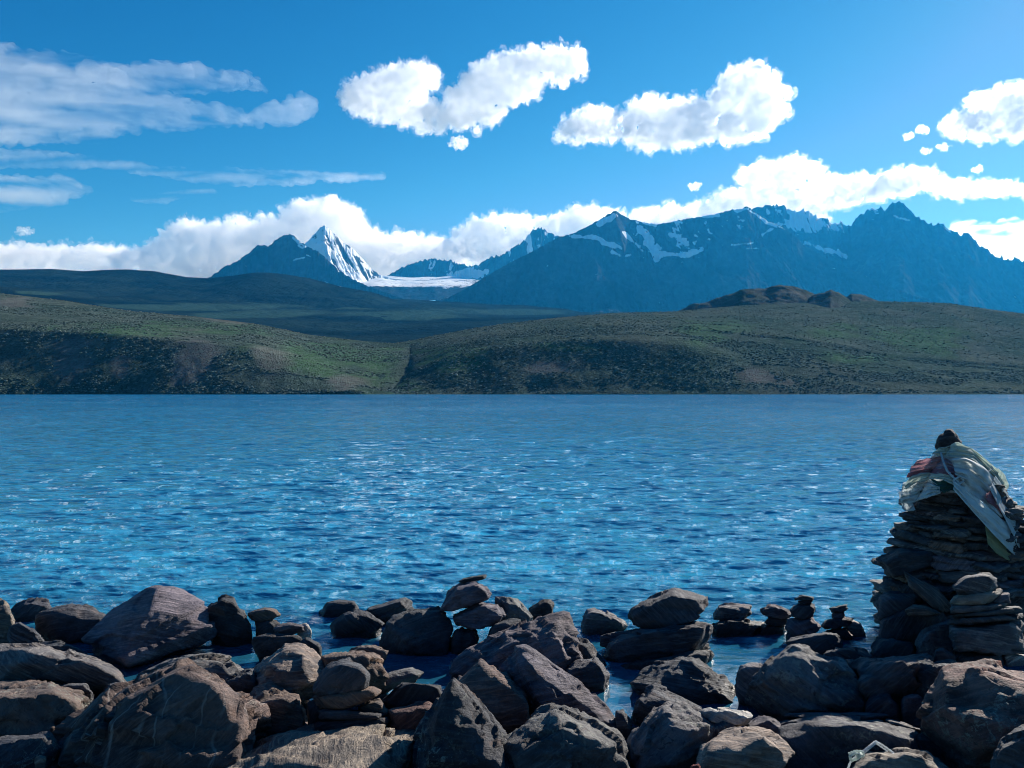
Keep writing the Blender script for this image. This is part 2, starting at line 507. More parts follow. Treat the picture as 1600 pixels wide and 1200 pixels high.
def mountain(px0, px1, nu, Yc, crest, base_py, tanf, seed, nt=150, jag=None, soft=1, mid=None, back=0.8, **kw):
    """crest: photo profile of the skyline; Yc: distance of the crest; face falls towards us with slope tanf"""
    px = np.linspace(px0, px1, 60) if False else None
    Yk = Yc if isinstance(Yc, list) else [(px0, Yc), (px1, Yc)]
    xs = sorted(set([p for p, _ in crest] + [p for p, _ in Yk]))
    xs = np.array(xs, float)
    cY = knots(xs, Yk); cp = knots(xs, crest); bp_ = knots(xs, base_py)
    fall = np.maximum((bp_ - cp) / F * cY, 30)
    fY = cY - fall / tanf
    # rows: foot and the crest
    foot = [(x, (y)) for x, y in zip(xs, fY)]
    footp = []
    for x, y, c0, h in zip(xs, fY, cY, fall):
        z = EYE + (HZ - knots(np.array([x]), crest)[0]) / F * c0 - h
        footp.append((x, z))
    rows = [([(x, y - 700) for x, y in foot], ('z', [(x, z - 160) for x, z in footp]), 20), (foot, ('z', footp), nt), ([(x, y) for x, y in zip(xs, cY)], crest, 24, True),
            ([(x, y + h / back) for x, y, h in zip(xs, cY, fall)], ('z', footp), 1)]
    return layer("mountain", px0, px1, nu, rows, M_MTN, soft=soft, tsoft=1, seed=seed, shape=mtn_shape(seed, **kw), jag=jag)

# snow peak behind, its snow face turned to the sun
mountain(430, 760, 520, 9800, [(430, 440), (455, 402), (470, 388), (478, 378), (490, 366), (497, 358), (503, 353), (507, 351), (512, 354), (518, 361), (524, 365), (536, 378), (549, 386), (560, 396), (572, 410), (583, 422), (597, 430), (615, 435), (640, 438), (700, 437), (760, 440)],
    460, 0.62, 61, nt=190, carve=.30, cmax=130, sx=.0075, sy=.0022, skew=.55, jag=jagfn(61, [(430, 0), (480, 1.5), (600, 1.2), (620, 0), (760, 0)], .3),
    allsnow=lambda PX, py, r, w: np.clip(.78 + w * .5 - sm(1 - r, .34, .5) * .9 * sm(PX, 500, 530) * sm(610 - PX, 0, 40), 0, 1))
# dark crag left of the snow peak
mountain(290, 640, 420, [(290, 8600), (450, 8600), (540, 8200), (640, 7600)],
    [(290, 470), (322, 436), (338, 425), (350, 416), (375, 404), (397, 387), (403, 381), (408, 383), (418, 382), (430, 374), (440, 367), (452, 365), (458, 367), (468, 374), (478, 384), (490, 388), (500, 393), (515, 408), (530, 422), (552, 436), (575, 446), (600, 455), (640, 470)],
    500, 1.02, 71, nt=120, carve=.25, cmax=90, jag=jagfn(71, [(290, 1), (400, 3), (500, 3), (640, 1)], .2),
    snow=[(460, 371, 480, 386, 2.2), (470, 385, 476, 388, 2), (460, 407, 478, 404, .9), (482, 400, 492, 404, .8)], lush=[(500, 445, 600, 452, 3), (430, 441, 500, 447, 1.5)])
# rocky wall at the head of the glacier
mountain(590, 940, 420, 11500, [(590, 440), (615, 425), (628, 417), (645, 410), (662, 405), (676, 403), (690, 405), (705, 406), (718, 411), (732, 414), (745, 415), (757, 406), (767, 399), (780, 399), (790, 395), (802, 385), (815, 378), (832, 358), (845, 354), (860, 362), (880, 372), (940, 392)],
    450, 0.9, 81, nt=120, carve=.4, cmax=160, sx=.006, jag=jagfn(81, [(590, 2), (760, 4), (940, 2)], .25),
    snow=[(700, 430, 745, 426, 6), (745, 430, 760, 420, 4), (720, 424, 738, 418, 3)], couloir=(630, 900, 350, 436, .40))
# glacier tongue
def gl_shape(P, PX, C):
    w = fbm(rs(P, .003, .003, 0), 4, 5).reshape(P.shape[:2])
    P[..., 2] += w * 18
    return P, {"snow": np.clip(.8 + w * .5 - sm(pyof(P), 445, 452) * .9 - sm(PX, 690, 760) * .5 * sm(w, -.2, .3), 0, 1), "lush": 0 * w}
layer("glacier", 540, 800, 260, [
    (7900, [(540, 470), (800, 470)], 20),
    (8300, [(540, 449), (590, 446), (625, 450), (680, 447), (740, 452), (800, 460)], 60),
    (10600, [(540, 430), (600, 431), (640, 433), (700, 432), (760, 436), (800, 440)], 1),
    (10900, [(540, 440), (800, 450)], 1)], M_MTN, soft=3, tsoft=2, shape=gl_shape)
# the high range on the right: rear jagged wall, then the near massif
jr = jagfn(91, [(1000, 0), (1180, 3), (1200, 5), (1340, 6), (1380, 3), (1420, 3), (1500, 7), (1600, 7), (2100, 6)], .10)
mountain(1080, 2150, 900, [(1080, 10200), (1330, 10000), (1450, 9200), (2150, 9000)],
    [(1080, 345), (1150, 335), (1180, 325), (1195, 320), (1215, 320), (1228, 322), (1240, 328), (1255, 325), (1262, 327), (1275, 336), (1290, 341), (1300, 345), (1312, 342), (1322, 350), (1328, 352), (1340, 339), (1355, 328), (1367, 324), (1377, 322), (1383, 330), (1390, 318), (1402, 313), (1412, 315), (1425, 330), (1432, 337), (1452, 348), (1468, 348), (1490, 356), (1500, 366), (1515, 366), (1530, 382), (1560, 397), (1575, 404), (1600, 402), (1700, 420), (1850, 440), (2150, 460)],
    520, 0.68, 91, nt=200, carve=.40, cmax=230, sx=.004, jag=jr,
    snow=[(1180, 345, 1230, 352, 2), (1220, 362, 1260, 385, 5), (1255, 380, 1320, 400, 4), (1470, 352, 1490, 366, 1.6), (1395, 338, 1420, 345, 1.2)], couloir=(1180, 1380, 318, 378, .45))
jm = jagfn(101, [(650, .5), (950, 1.5), (1000, 1), (1180, 2), (1250, 1.5), (1700, 1)], .2)
mountain(640, 1750, 1150, [(640, 6600), (740, 7000), (880, 8000), (960, 8400), (1180, 8600), (1300, 8000), (1450, 7000), (1750, 6200)],
    [(640, 480), (700, 465), (725, 452), (755, 434), (800, 408), (840, 388), (870, 371), (900, 362), (925, 349), (945, 337), (961, 328), (972, 334), (985, 342), (1010, 347), (1030, 350), (1050, 345), (1080, 340), (1110, 335), (1140, 328), (1168, 322), (1180, 330), (1200, 346), (1215, 350), (1240, 366), (1260, 385), (1290, 402), (1340, 425), (1400, 452), (1450, 468), (1500, 480), (1600, 500), (1750, 520)],
    [(640, 500), (900, 505), (1200, 505), (1750, 530)], 0.68, 101, nt=230, carve=.42, cmax=200, sx=.0034, jag=jm,
    snow=[(892, 371, 925, 373, 4), (925, 374, 970, 388, 3), (955, 394, 970, 399, 2), (978, 400, 986, 398, 2), (930, 352, 958, 335, 4), (962, 334, 964, 338, 1.5),
          (990, 346, 1020, 350, 6), (1000, 356, 1015, 372, 7), (975, 365, 1005, 392, 3), (1012, 380, 1030, 396, 8), (1035, 396, 1075, 398, 3.2), (1075, 397, 1098, 391, 3.6),
          (1096, 338, 1120, 336, 4), (1100, 350, 1110, 365, 3), (1150, 328, 1165, 326, 3), (1170, 330, 1200, 345, 2.4), (1200, 345, 1225, 356, 3), (1192, 368, 1206, 358, 3), (1140, 383, 1175, 380, .9), (1165, 388, 1190, 390, .9), (1150, 400, 1155, 401, 1.3)],
    couloir=(985, 1190, 330, 398, .45),
    lush=[(1230, 425, 1280, 455, 1.5), (1290, 418, 1380, 462, 1.3), (1085, 410, 1105, 425, 1.5), (900, 425, 1120, 460, 1.2), (930, 480, 1100, 490, 1.5)])
# land far behind everything
layer("terrain", -3000, 4600, 200, [(1200, ('z', -5), 10), (14000, ('z', 250), 1), (14500, ('z', 200), 1)], M_FAR, shape=lambda P, PX, C: (P, {"lush": 0 * PX}))

# ------------------------------------------------------------------ lake
def mat_water():
    t = NT("lake_water")
    g = t.n('ShaderNodeNewGeometry'); pos = g.outputs['Position']
    n1 = t.noise(t.mapping(pos, (1.0, 1.9, 1.0), (0, 0, .35)), 4.2, 5, 0.62, .4)
    n2 = t.noise(t.mapping(pos, (1.0, 1.5, 1.0), (0, 0, -.3)), 1.5, 5, 0.65, .3)
    dist = t.n('ShaderNodeVectorMath', operation='LENGTH'); t.link(pos, dist.inputs[0])
    farf = t.n('ShaderNodeMapRange'); t.link(dist.outputs['Value'], farf.inputs[0])
    farf.inputs[1].default_value = 14; farf.inputs[2].default_value = 90
    b1 = t.n('ShaderNodeBump'); b1.inputs['Distance'].default_value = .05
    t.link(n1, b1.inputs['Height']); t.link(t.attr("rough"), b1.inputs['Strength'])
    # ripples too small for the mesh: slope taken straight from a vector noise, so it does not vanish with distance
    def ripple(scale, vec, amt):
        nz = t.n('ShaderNodeTexNoise'); nz.inputs['Scale'].default_value = scale; nz.inputs['Detail'].default_value = 3.0
        nz.inputs['Roughness'].default_value = .6
        t.link(vec, nz.inputs['Vector'])
        s = t.n('ShaderNodeVectorMath', operation='SUBTRACT'); t.link(nz.outputs['Color'], s.inputs[0]); s.inputs[1].default_value = (.5, .5, .5)
        m = t.n('ShaderNodeVectorMath', operation='MULTIPLY'); t.link(s.outputs[0], m.inputs[0]); m.inputs[1].default_value = (.7, 1.0, 0)
        sc = t.n('ShaderNodeVectorMath', operation='SCALE'); t.link(m.outputs[0], sc.inputs[0]); t.set(sc, 'Scale', amt)
        return sc.outputs[0]
    def vadd(a, b):
        nd = t.n('ShaderNodeVectorMath', operation='ADD'); t.link(a, nd.inputs[0]); t.link(b, nd.inputs[1]); return nd.outputs[0]
    def windward(v):      # at a glancing view only the wave faces turned to this shore show
        sp = t.n('ShaderNodeSeparateXYZ'); t.link(v, sp.inputs[0])
        cb = t.n('ShaderNodeCombineXYZ'); t.link(sp.outputs[0], cb.inputs[0])
        t.link(t.math('MULTIPLY', t.math('ABSOLUTE', sp.outputs[1]), -1.0), cb.inputs[1]); return cb.outputs[0]
    lanes = t.n('ShaderNodeMapRange'); t.link(t.noise(t.mapping(pos, (.010, .045, 1.0), (0, 0, .08)), 1.0, 4, .6, .5), lanes.inputs[0])
    lanes.inputs[1].default_value = .36; lanes.inputs[2].default_value = .64; lanes.inputs[3].default_value = .65; lanes.inputs[4].default_value = 1.35
    farv = ripple(1.3, t.mapping(pos, (.7, 1.3, 1.0), (0, 0, -.15)), t.math('MULTIPLY', farf.outputs[0], 2.2))
    midv = ripple(6.0, t.mapping(pos, (.7, 1.5, 1.0), (0, 0, .2)), t.math('MULTIPLY', t.attr("rough"), 2.3))
    midw = ripple(2.4, t.mapping(pos, (.5, 1.5, 1.0), (0, 0, -.12)), t.math('MULTIPLY', t.math('MULTIPLY', t.attr("rough"), 2.4), lanes.outputs[0]))
    far2 = t.n('ShaderNodeMapRange'); t.link(dist.outputs['Value'], far2.inputs[0])
    far2.inputs[1].default_value = 45; far2.inputs[2].default_value = 220
    swell = ripple(.30, t.mapping(pos, (.6, 1.5, 1.0), (0, 0, .1)), t.math('MULTIPLY', t.math('MULTIPLY', far2.outputs[0], 4.0), lanes.outputs[0]))
    nn = vadd(vadd(vadd(b1.outputs[0], windward(farv)), windward(swell)), vadd(midv, midw))
    b2 = t.n('ShaderNodeVectorMath', operation='NORMALIZE'); t.link(nn, b2.inputs[0])
    p = t.n('ShaderNodeBsdfPrincipled', i_Roughness=0.02, i_IOR=2.3)
    # milky glacier water offshore, thin clear water over dark stones at the bank
    sp0 = t.n('ShaderNodeSeparateXYZ'); t.link(pos, sp0.inputs[0])
    dep = t.n('ShaderNodeMapRange'); t.link(sp0.outputs[1], dep.inputs[0]); dep.inputs[1].default_value = 6.0; dep.inputs[2].default_value = 9.5
    t.link(t.mix(dep.outputs[0], (0.012, 0.095, 0.165), (0.024, 0.240, 0.405)), p.inputs['Base Color'])
    t.link(b2.outputs[0], p.inputs['Normal'])
    t.link(p.outputs[0], t.out.inputs[0])
    return t.m

def build_lake():
    rng = np.random.default_rng(7)
    r = np.r_[np.exp(np.linspace(math.log(4.2), math.log(120), 1400)), np.exp(np.linspace(math.log(120), math.log(760), 130))[1:]]
    th = np.radians(np.linspace(-48, 48, 860))
    R, T = np.meshgrid(r, th, indexing='ij')
    X, Y = R * np.sin(T), R * np.cos(T)
    sp = np.gradient(r)[:, None] + 0 * R
    Z = np.zeros_like(X); DX = np.zeros_like(X); DY = np.zeros_like(X)
    calm = sm(Y, 5.6, 7.6) * .95 + .05
    gust = .95 + .6 * fbm(np.stack([X.ravel() * .05, Y.ravel() * .03, 0 * X.ravel()], -1), 3, 3).reshape(X.shape) * 1.6
    for k in range(130):
        lam = 10 ** (rng.uniform(math.log10(.08), math.log10(.55)) if k % 6 else rng.uniform(0, math.log10(2.6)))
        ang = math.radians(-95 + rng.normal(0, 32 if lam < .22 else 14))          # travelling towards the shore
        kx, ky = math.cos(ang) * 2 * math.pi / lam, math.sin(ang) * 2 * math.pi / lam
        A = .0040 * lam ** .90 * (.62 if lam < .35 else .46 if lam < 1.0 else .27)
        fade = sm(lam / sp, 2.5, 6.0)
        ph = kx * X + ky * Y + rng.uniform(0, 6.28)
        c, s = np.cos(ph), np.sin(ph)
        Z += A * fade * c
        q = .75 * A * fade
        DX -= q * math.cos(ang) * s; DY -= q * math.sin(ang) * s
    m = calm * np.clip(gust, .4, 1.9)
    P = np.stack([X + DX * m, Y + DY * m, Z * m], -1)
    o = grid_mesh("lake", P, mat_water(), attrs={"rough": np.clip(calm * (.55 + .35 * gust), .02, 1.0)})
    tag(o, kind="structure")
    return o
build_lake()
# ------------------------------------------------------------------ clouds (closed bodies of vapour)
def mat_cloud(name, dens, noise_scale=None, col=(1, 1, 1), aniso=.35, stretch=(1, 1, 1), lo=.42, hi=.62, step=None):
    t = NT(name)
    v = t.n('ShaderNodeVolumeScatter')
    v.inputs['Color'].default_value = tuple(col) + (1,)
    v.inputs['Anisotropy'].default_value = aniso
    if noise_scale:
        g = t.n('ShaderNodeNewGeometry')
        n = t.noise(t.mapping(g.outputs['Position'], stretch), noise_scale, 6, .62, .8)
        d = t.n('ShaderNodeMapRange'); t.link(n, d.inputs[0]); d.inputs[1].default_value = lo; d.inputs[2].default_value = hi
        t.link(t.math('MULTIPLY', d.outputs[0], dens), v.inputs['Density'])
    else:
        v.inputs['Density'].default_value = dens
    t.link(v.outputs[0], t.out.inputs['Volume'])
    if step: t.m.cycles.volume_step_rate = step
    return t.m

ICO = {}
def ico(level):
    if level not in ICO:
        bm = bmesh.new(); bmesh.ops.create_icosphere(bm, subdivisions=level, radius=1.0)
        bm.verts.ensure_lookup_table()
        v = np.array([w.co[:] for w in bm.verts]); f = np.array([[w.index for w in x.verts] for x in bm.faces])
        bm.free(); ICO[level] = (v / np.linalg.norm(v, axis=1)[:, None], f)
    return ICO[level]

def tri_mesh(name, v, f, mat, smooth=True):
    me = bpy.data.meshes.new(name)
    me.vertices.add(len(v)); me.vertices.foreach_set("co", np.asarray(v, np.float32).ravel())
    me.loops.add(f.size); me.loops.foreach_set("vertex_index", f.astype(np.int32).ravel())
    me.polygons.add(len(f)); me.polygons.foreach_set("loop_start", np.arange(0, f.size, 3, dtype=np.int32))
    me.polygons.foreach_set("loop_total", np.full(len(f), 3, dtype=np.int32))
    me.update(calc_edges=True)
    me.polygons.foreach_set("use_smooth", np.full(len(f), smooth, dtype=bool))
    if mat: me.materials.append(mat)
    return me

def inpoly(x, y, poly):
    c = np.zeros(x.shape, bool); n = len(poly)
    for i in range(n):
        x0, y0 = poly[i]; x1, y1 = poly[(i + 1) % n]
        m = ((y0 > y) != (y1 > y)) & (x < (x1 - x0) * (y - y0) / ((y1 - y0) or 1e-9) + x0)
        c ^= m
    return c
def edge_dist(x, y, poly):
    d = np.full(x.shape, 1e9); n = len(poly)
    for i in range(n):
        x0, y0 = poly[i]; x1, y1 = poly[(i + 1) % n]
        vx, vy = x1 - x0, y1 - y0; L = max(vx * vx + vy * vy, 1e-9)
        t = np.clip(((x - x0) * vx + (y - y0) * vy) / L, 0, 1)
        d = np.minimum(d, np.hypot(x - x0 - vx * t, y - y0 - vy * t))
    return d

def cloud(label, poly, D, dens_mat, seed, n=900, rmin=4, rmax=22, vox=2.2, amp=5.0, nscale=.07, ys=1.0, xs=1.0, depth=1.0, group=None, cat="cloud", fine=1.0, halo=None):
    """poly: outline in photo pixels, D: distance. Spheres fill the outline, are fused and roughened."""
    if dens_mat.name.startswith('cumulus'): halo = M_VEIL
    rng = np.random.default_rng(seed)
    s = D / F
    xs_, ys_ = [p[0] for p in poly], [p[1] for p in poly]
    x = rng.uniform(min(xs_), max(xs_), 26000); y = rng.uniform(min(ys_), max(ys_), 26000)
    k = inpoly(x, y, poly); x, y = x[k], y[k]
    d = edge_dist(x, y, poly)
    k = d > rmin * .7; x, y, d = x[k], y[k], d[k]
    r = np.clip(d * rng.uniform(.75, 1.05, len(d)), rmin, rmax)
    order = np.arange(len(r))
    V, Fc = [], []; iv, fc = ico(3); off = 0; kept = []
    for i in order:
        if len(kept) >= n: break
        ok = True
        for (a, b, c) in kept:
            if math.hypot(x[i] - a, y[i] - b) < c * .45: ok = False; break
        if not ok: continue
        kept.append((x[i], y[i], r[i]))
    mx = max(c for _, _, c in kept)
    for (a, b, c) in kept:
        dep = rng.uniform(-1, 1) * (mx - c * .5) * depth
        cen = np.array([(a - 800) * s, D + dep * s, (HZ - b) * s])
        V.append(iv * c * s * np.array([xs, max(1, depth * .8), ys]) + cen); Fc.append(fc + off); off += len(iv)
    me = tri_mesh("cloud", np.concatenate(V), np.concatenate(Fc), None)
    o = bpy.data.objects.new("cloud", me); COL.objects.link(o)
    rm = o.modifiers.new("r", 'REMESH'); rm.mode = 'VOXEL'; rm.voxel_size = vox * s; rm.use_smooth_shade = True
    dg = bpy.context.evaluated_depsgraph_get()
    me2 = bpy.data.meshes.new_from_object(o.evaluated_get(dg))
    o.modifiers.clear(); o.data = me2; bpy.data.meshes.remove(me)
    N = len(me2.vertices)
    co = np.empty(N * 3, np.float32); me2.vertices.foreach_get("co", co); co = co.reshape(-1, 3).astype(float)
    no = np.empty(N * 3, np.float32); me2.vertices.foreach_get("normal", no); no = no.reshape(-1, 3)
    q = co / s * nscale
    bil = 1 - np.abs(fbm(q * .8, 2, seed + 4)) * 2.4            # billows
    h = (bil * .5 + fbm(q * 1.0, 4, seed, .62) * 1.4 * fine + fbm(q * 3.6, 4, seed + 8, .65) * 1.1 * fine)
    co += no * (h * amp * 1.35 * s)[:, None]
    me2.vertices.foreach_set("co", co.astype(np.float32).ravel()); me2.update()
    me2.materials.clear(); me2.materials.append(dens_mat)
    # origin to the body
    c = co.mean(0); me2.transform(__import__('mathutils').Matrix.Translation(-Vector(c))); o.location = c
    tag(o, label, cat, group)
    if halo:        # torn veil round the body
        me3 = me2.copy(); co3 = co - c
        h3 = np.clip(fbm(q * 1.6 + 7, 5, seed + 15, .68) * 2.2 + .25, -.2, 1.6)
        co3 = co3 + no * ((h3 * 7.0 + 1.0) * s)[:, None]
        me3.vertices.foreach_set("co", co3.astype(np.float32).ravel()); me3.update()
        me3.materials.clear(); me3.materials.append(halo)
        w = bpy.data.objects.new("cloud_fringe", me3); COL.objects.link(w); w.parent = o
    return o

M_VEIL = mat_cloud("cloud_fringe_vapour", .0030, noise_scale=.0075, lo=.44, hi=.74, aniso=.54, step=.16)
DC = 21000.0; PXM = DC / F
M_CUM = mat_cloud("cumulus_vapour", .0080, noise_scale=.0045, lo=.38, hi=.66, aniso=.54, step=.16)
M_BANK = mat_cloud("small_cloud_vapour", .0060, noise_scale=.009, lo=.40, hi=.60, aniso=.60, step=.4)
M_CIR = mat_cloud("cirrus_vapour", .0015, noise_scale=.0019, stretch=(.13, .13, 1.5), lo=.42, hi=.76, aniso=.72, step=.35)
G1 = "puffy white clouds in the open sky"
cloud("crescent half of a puffy white cloud, curled like a hook above the snow peak",
      [(532, 152), (545, 140), (575, 122), (600, 112), (630, 105), (650, 100), (675, 106), (688, 122), (684, 135), (668, 138), (664, 152), (690, 172), (700, 190), (690, 203), (650, 200), (620, 190), (590, 185), (560, 178), (536, 168)], DC, M_CUM, 1, 900, 4, 22, group=G1)
cloud("long ragged white cloud rising like a wing in the middle of the sky",
      [(690, 190), (695, 150), (712, 140), (730, 125), (745, 100), (765, 98), (800, 84), (840, 78), (880, 86), (905, 80), (915, 95), (918, 112), (890, 118), (880, 132), (862, 118), (845, 130), (840, 150), (815, 155), (790, 165), (775, 190), (740, 195), (715, 200)], DC + 300, M_CUM, 2, 900, 4, 26, group=G1)
cloud("bright white cloud with a tall rounded head above the long mountain range",
      [(864, 212), (880, 195), (900, 182), (925, 175), (950, 178), (965, 192), (978, 180), (985, 165), (1010, 155), (1040, 165), (1065, 162), (1085, 160), (1110, 155), (1118, 140), (1130, 118), (1155, 106), (1185, 110), (1210, 135), (1225, 165), (1225, 188), (1198, 190), (1195, 212), (1160, 215), (1120, 212), (1080, 222), (1040, 226), (1000, 222), (965, 212), (930, 215), (890, 215)], DC + 600, M_CUM, 3, 900, 4, 34, group=G1)
cloud("thick white cloud cut off by the edge of the picture beside the small puffs",
      [(1476, 185), (1500, 180), (1525, 182), (1545, 172), (1520, 162), (1515, 152), (1540, 146), (1570, 142), (1610, 134), (1680, 130), (1720, 160), (1700, 200), (1620, 208), (1580, 210), (1540, 214), (1500, 208), (1480, 198)], DC + 200, M_CUM, 4, 900, 4, 28, group=G1)
GP = "tiny puffs of cloud"
for i, (x, y, rx, ry, lb) in enumerate([
    (717, 223, 17, 11, "small white puff floating just below the long ragged cloud"),
    (1441, 203, 11, 6, "small white puff beside the thick cloud, upper one of the pair"),
    (1421, 212, 8, 5, "tiny white puff, lower left one of the pair beside the thick cloud"),
    (1475, 230, 9, 6, "tiny round puff hanging alone under the thick cloud"),
    (1085, 291, 14, 6, "small white wisp hanging just above the cloud bank over the range"),
    (1528, 265, 9, 6, "tiny puff floating above the thin streak of cloud near the sun side"),
    (38, 361, 16, 7, "faint small puff alone above the low cloud on the far left"),
    (1448, 235, 10, 4, "faint scrap of cloud between the pair of puffs and the flat bank")]):
    a = np.linspace(0, 6.283, 9)[:-1]
    poly = [(x + rx * math.cos(t) * (1 + .25 * math.sin(3 * t + i)), y + ry * math.sin(t)) for t in a]
    cloud(lb, poly, DC, M_BANK, 20 + i, 30, 2.2, 9, vox=1.2, amp=2.6, nscale=.16, group=GP)
G2 = "cloud banks lying along the mountains"
cloud("flat white cloud bank over the jagged ridge, broad and heaped at its left end",
      [(1150, 278), (1165, 262), (1190, 258), (1215, 250), (1245, 252), (1275, 258), (1290, 270), (1292, 280), (1350, 276), (1400, 270), (1425, 264), (1450, 272), (1455, 288), (1430, 300), (1390, 305), (1340, 315), (1310, 326), (1280, 328), (1255, 310), (1240, 298), (1200, 292), (1170, 290)], DC + 400, M_CUM, 5, 900, 3.5, 22, amp=4.5, group=G2)
cloud("thin flat streak of white cloud trailing towards the sunny side",
      [(1452, 292), (1465, 280), (1490, 280), (1520, 285), (1560, 284), (1600, 292), (1680, 292), (1700, 302), (1640, 306), (1590, 302), (1550, 306), (1500, 308), (1470, 303)], DC, M_CUM, 6, 900, 3, 12, amp=3.5, group=G2)
cloud("low cumulus bank resting on the far hills at the left edge",
      [(-200, 385), (-120, 376), (-40, 380), (0, 386), (40, 386), (80, 390), (130, 386), (170, 385), (205, 392), (215, 400), (190, 425), (100, 440), (-200, 440)], DC + 900, M_CUM, 7, 900, 5, 22, amp=5, group=G2)
cloud("long grey-bottomed cloud bank wrapped round the snow peak",
      [(170, 425), (200, 402), (240, 385), (262, 370), (290, 352), (312, 350), (340, 356), (380, 345), (405, 348), (440, 340), (458, 325), (485, 318), (528, 316), (552, 328), (566, 345), (568, 362), (600, 368), (650, 372), (700, 378), (725, 380), (730, 400), (720, 425), (600, 440), (480, 445), (200, 445)], DC + 900, M_CUM, 8, 900, 6, 36, vox=2.8, amp=6.5, group=G2)
cloud("cloud bank shading the gap between snow peak and pyramid summit",
      [(690, 392), (715, 372), (722, 358), (745, 352), (765, 342), (790, 338), (812, 342), (830, 348), (860, 344), (885, 336), (915, 326), (940, 330), (965, 335), (975, 350), (950, 375), (900, 400), (800, 410), (740, 408)], DC + 600, M_CUM, 9, 900, 5, 30, amp=5.5, group=G2)
cloud("white cloud bank peering over the crest between pyramid summit and jagged ridge",
      [(975, 350), (985, 335), (1010, 330), (1050, 325), (1095, 322), (1120, 308), (1145, 296), (1170, 292), (1200, 296), (1225, 305), (1255, 318), (1275, 330), (1290, 345), (1270, 370), (1100, 370), (1000, 370)], DC + 500, M_CUM, 10, 900, 4, 26, amp=5, group=G2)
G3 = "thin streaky clouds"
DH = 26000.0
cloud("broad feathery sheet of high white cloud spread across the upper left sky",
      [(-300, 50), (-100, 60), (0, 62), (60, 78), (130, 90), (200, 105), (290, 98), (350, 112), (415, 125), (420, 140), (330, 146), (250, 145), (330, 165), (400, 172), (460, 155), (492, 152), (500, 168), (470, 186), (400, 196), (300, 198), (200, 205), (120, 222), (0, 225), (-300, 240)], DH, M_CIR, 11, 900, 6, 24, vox=4, amp=6, nscale=.035, depth=.8, group=G3, fine=.6)
cloud("long narrow streak of high cloud running under the feathery sheet",
      [(-200, 232), (0, 232), (80, 238), (160, 246), (230, 258), (300, 264), (400, 262), (500, 268), (610, 270), (600, 280), (500, 284), (400, 290), (330, 286), (250, 276), (150, 262), (60, 260), (-200, 262)], DH, M_CIR, 12, 900, 4, 12, vox=3, amp=3, nscale=.04, group=G3, fine=.6)
cloud("soft white patch of streaky cloud low at the left edge",
      [(-250, 262), (-100, 268), (0, 275), (60, 280), (100, 276), (130, 284), (138, 296), (110, 308), (70, 320), (0, 328), (-250, 330)], DH, M_CIR, 13, 900, 6, 20, vox=3.4, amp=4, nscale=.04, group=G3, fine=.6)
cloud("short faint wisp of cloud above the low bank on the left",
      [(200, 310), (240, 304), (290, 298), (335, 294), (340, 300), (300, 308), (250, 318), (215, 318)], DH, M_CIR, 14, 900, 3, 8, vox=2.4, amp=2, nscale=.05, group=G3, fine=.6)
cloud("veil of bright haze cloud behind the ridge on the sunny side",
      [(1470, 352), (1520, 350), (1600, 346), (1900, 340), (1950, 400), (1900, 450), (1600, 450), (1520, 420), (1480, 385)], DH, M_CIR, 15, 900, 8, 34, vox=4, amp=4, nscale=.04, group=G3, fine=.6)

# ------------------------------------------------------------------ haze: the air between here and the range
def build_haze():
    x0, x1, y0, y1, z0, z1 = -16000, 18500, -60, 14800, -170, 2650
    v = np.array([(x, y, z) for x in (x0, x1) for y in (y0, y1) for z in (z0, z1)], float)
    f = [(0, 1, 3, 2), (4, 6, 7, 5), (0, 4, 5, 1), (2, 3, 7, 6), (0, 2, 6, 4), (1, 5, 7, 3)]
    me = bpy.data.meshes.new("haze"); me.from_pydata([tuple(a) for a in v], [], f); me.update()
    t = NT("haze_air")
    p = t.n('ShaderNodeVolumePrincipled')
    p.inputs['Color'].default_value = (0.02, 0.42, 1.0, 1)
    p.inputs['Density'].default_value = 2.9e-5
    p.inputs['Absorption Color'].default_value = (0.6, 0.6, 0.6, 1)
    p.inputs['Anisotropy'].default_value = 0.3
    t.link(p.outputs[0], t.out.inputs['Volume'])
    me.materials.append(t.m)
    o = bpy.data.objects.new("haze", me); COL.objects.link(o)
    tag(o, kind="stuff")
build_haze()
# ------------------------------------------------------------------ shore rocks
TONES = {'tan': (.235, .20, .165), 'gray': (.14, .14, .145), 'purple': (.125, .11, .13), 'brown': (.145, .108, .092),
         'slate': (.070, .076, .088), 'red': (.17, .10, .088), 'dark': (.045, .049, .058), 'pale': (.42, .40, .36)}

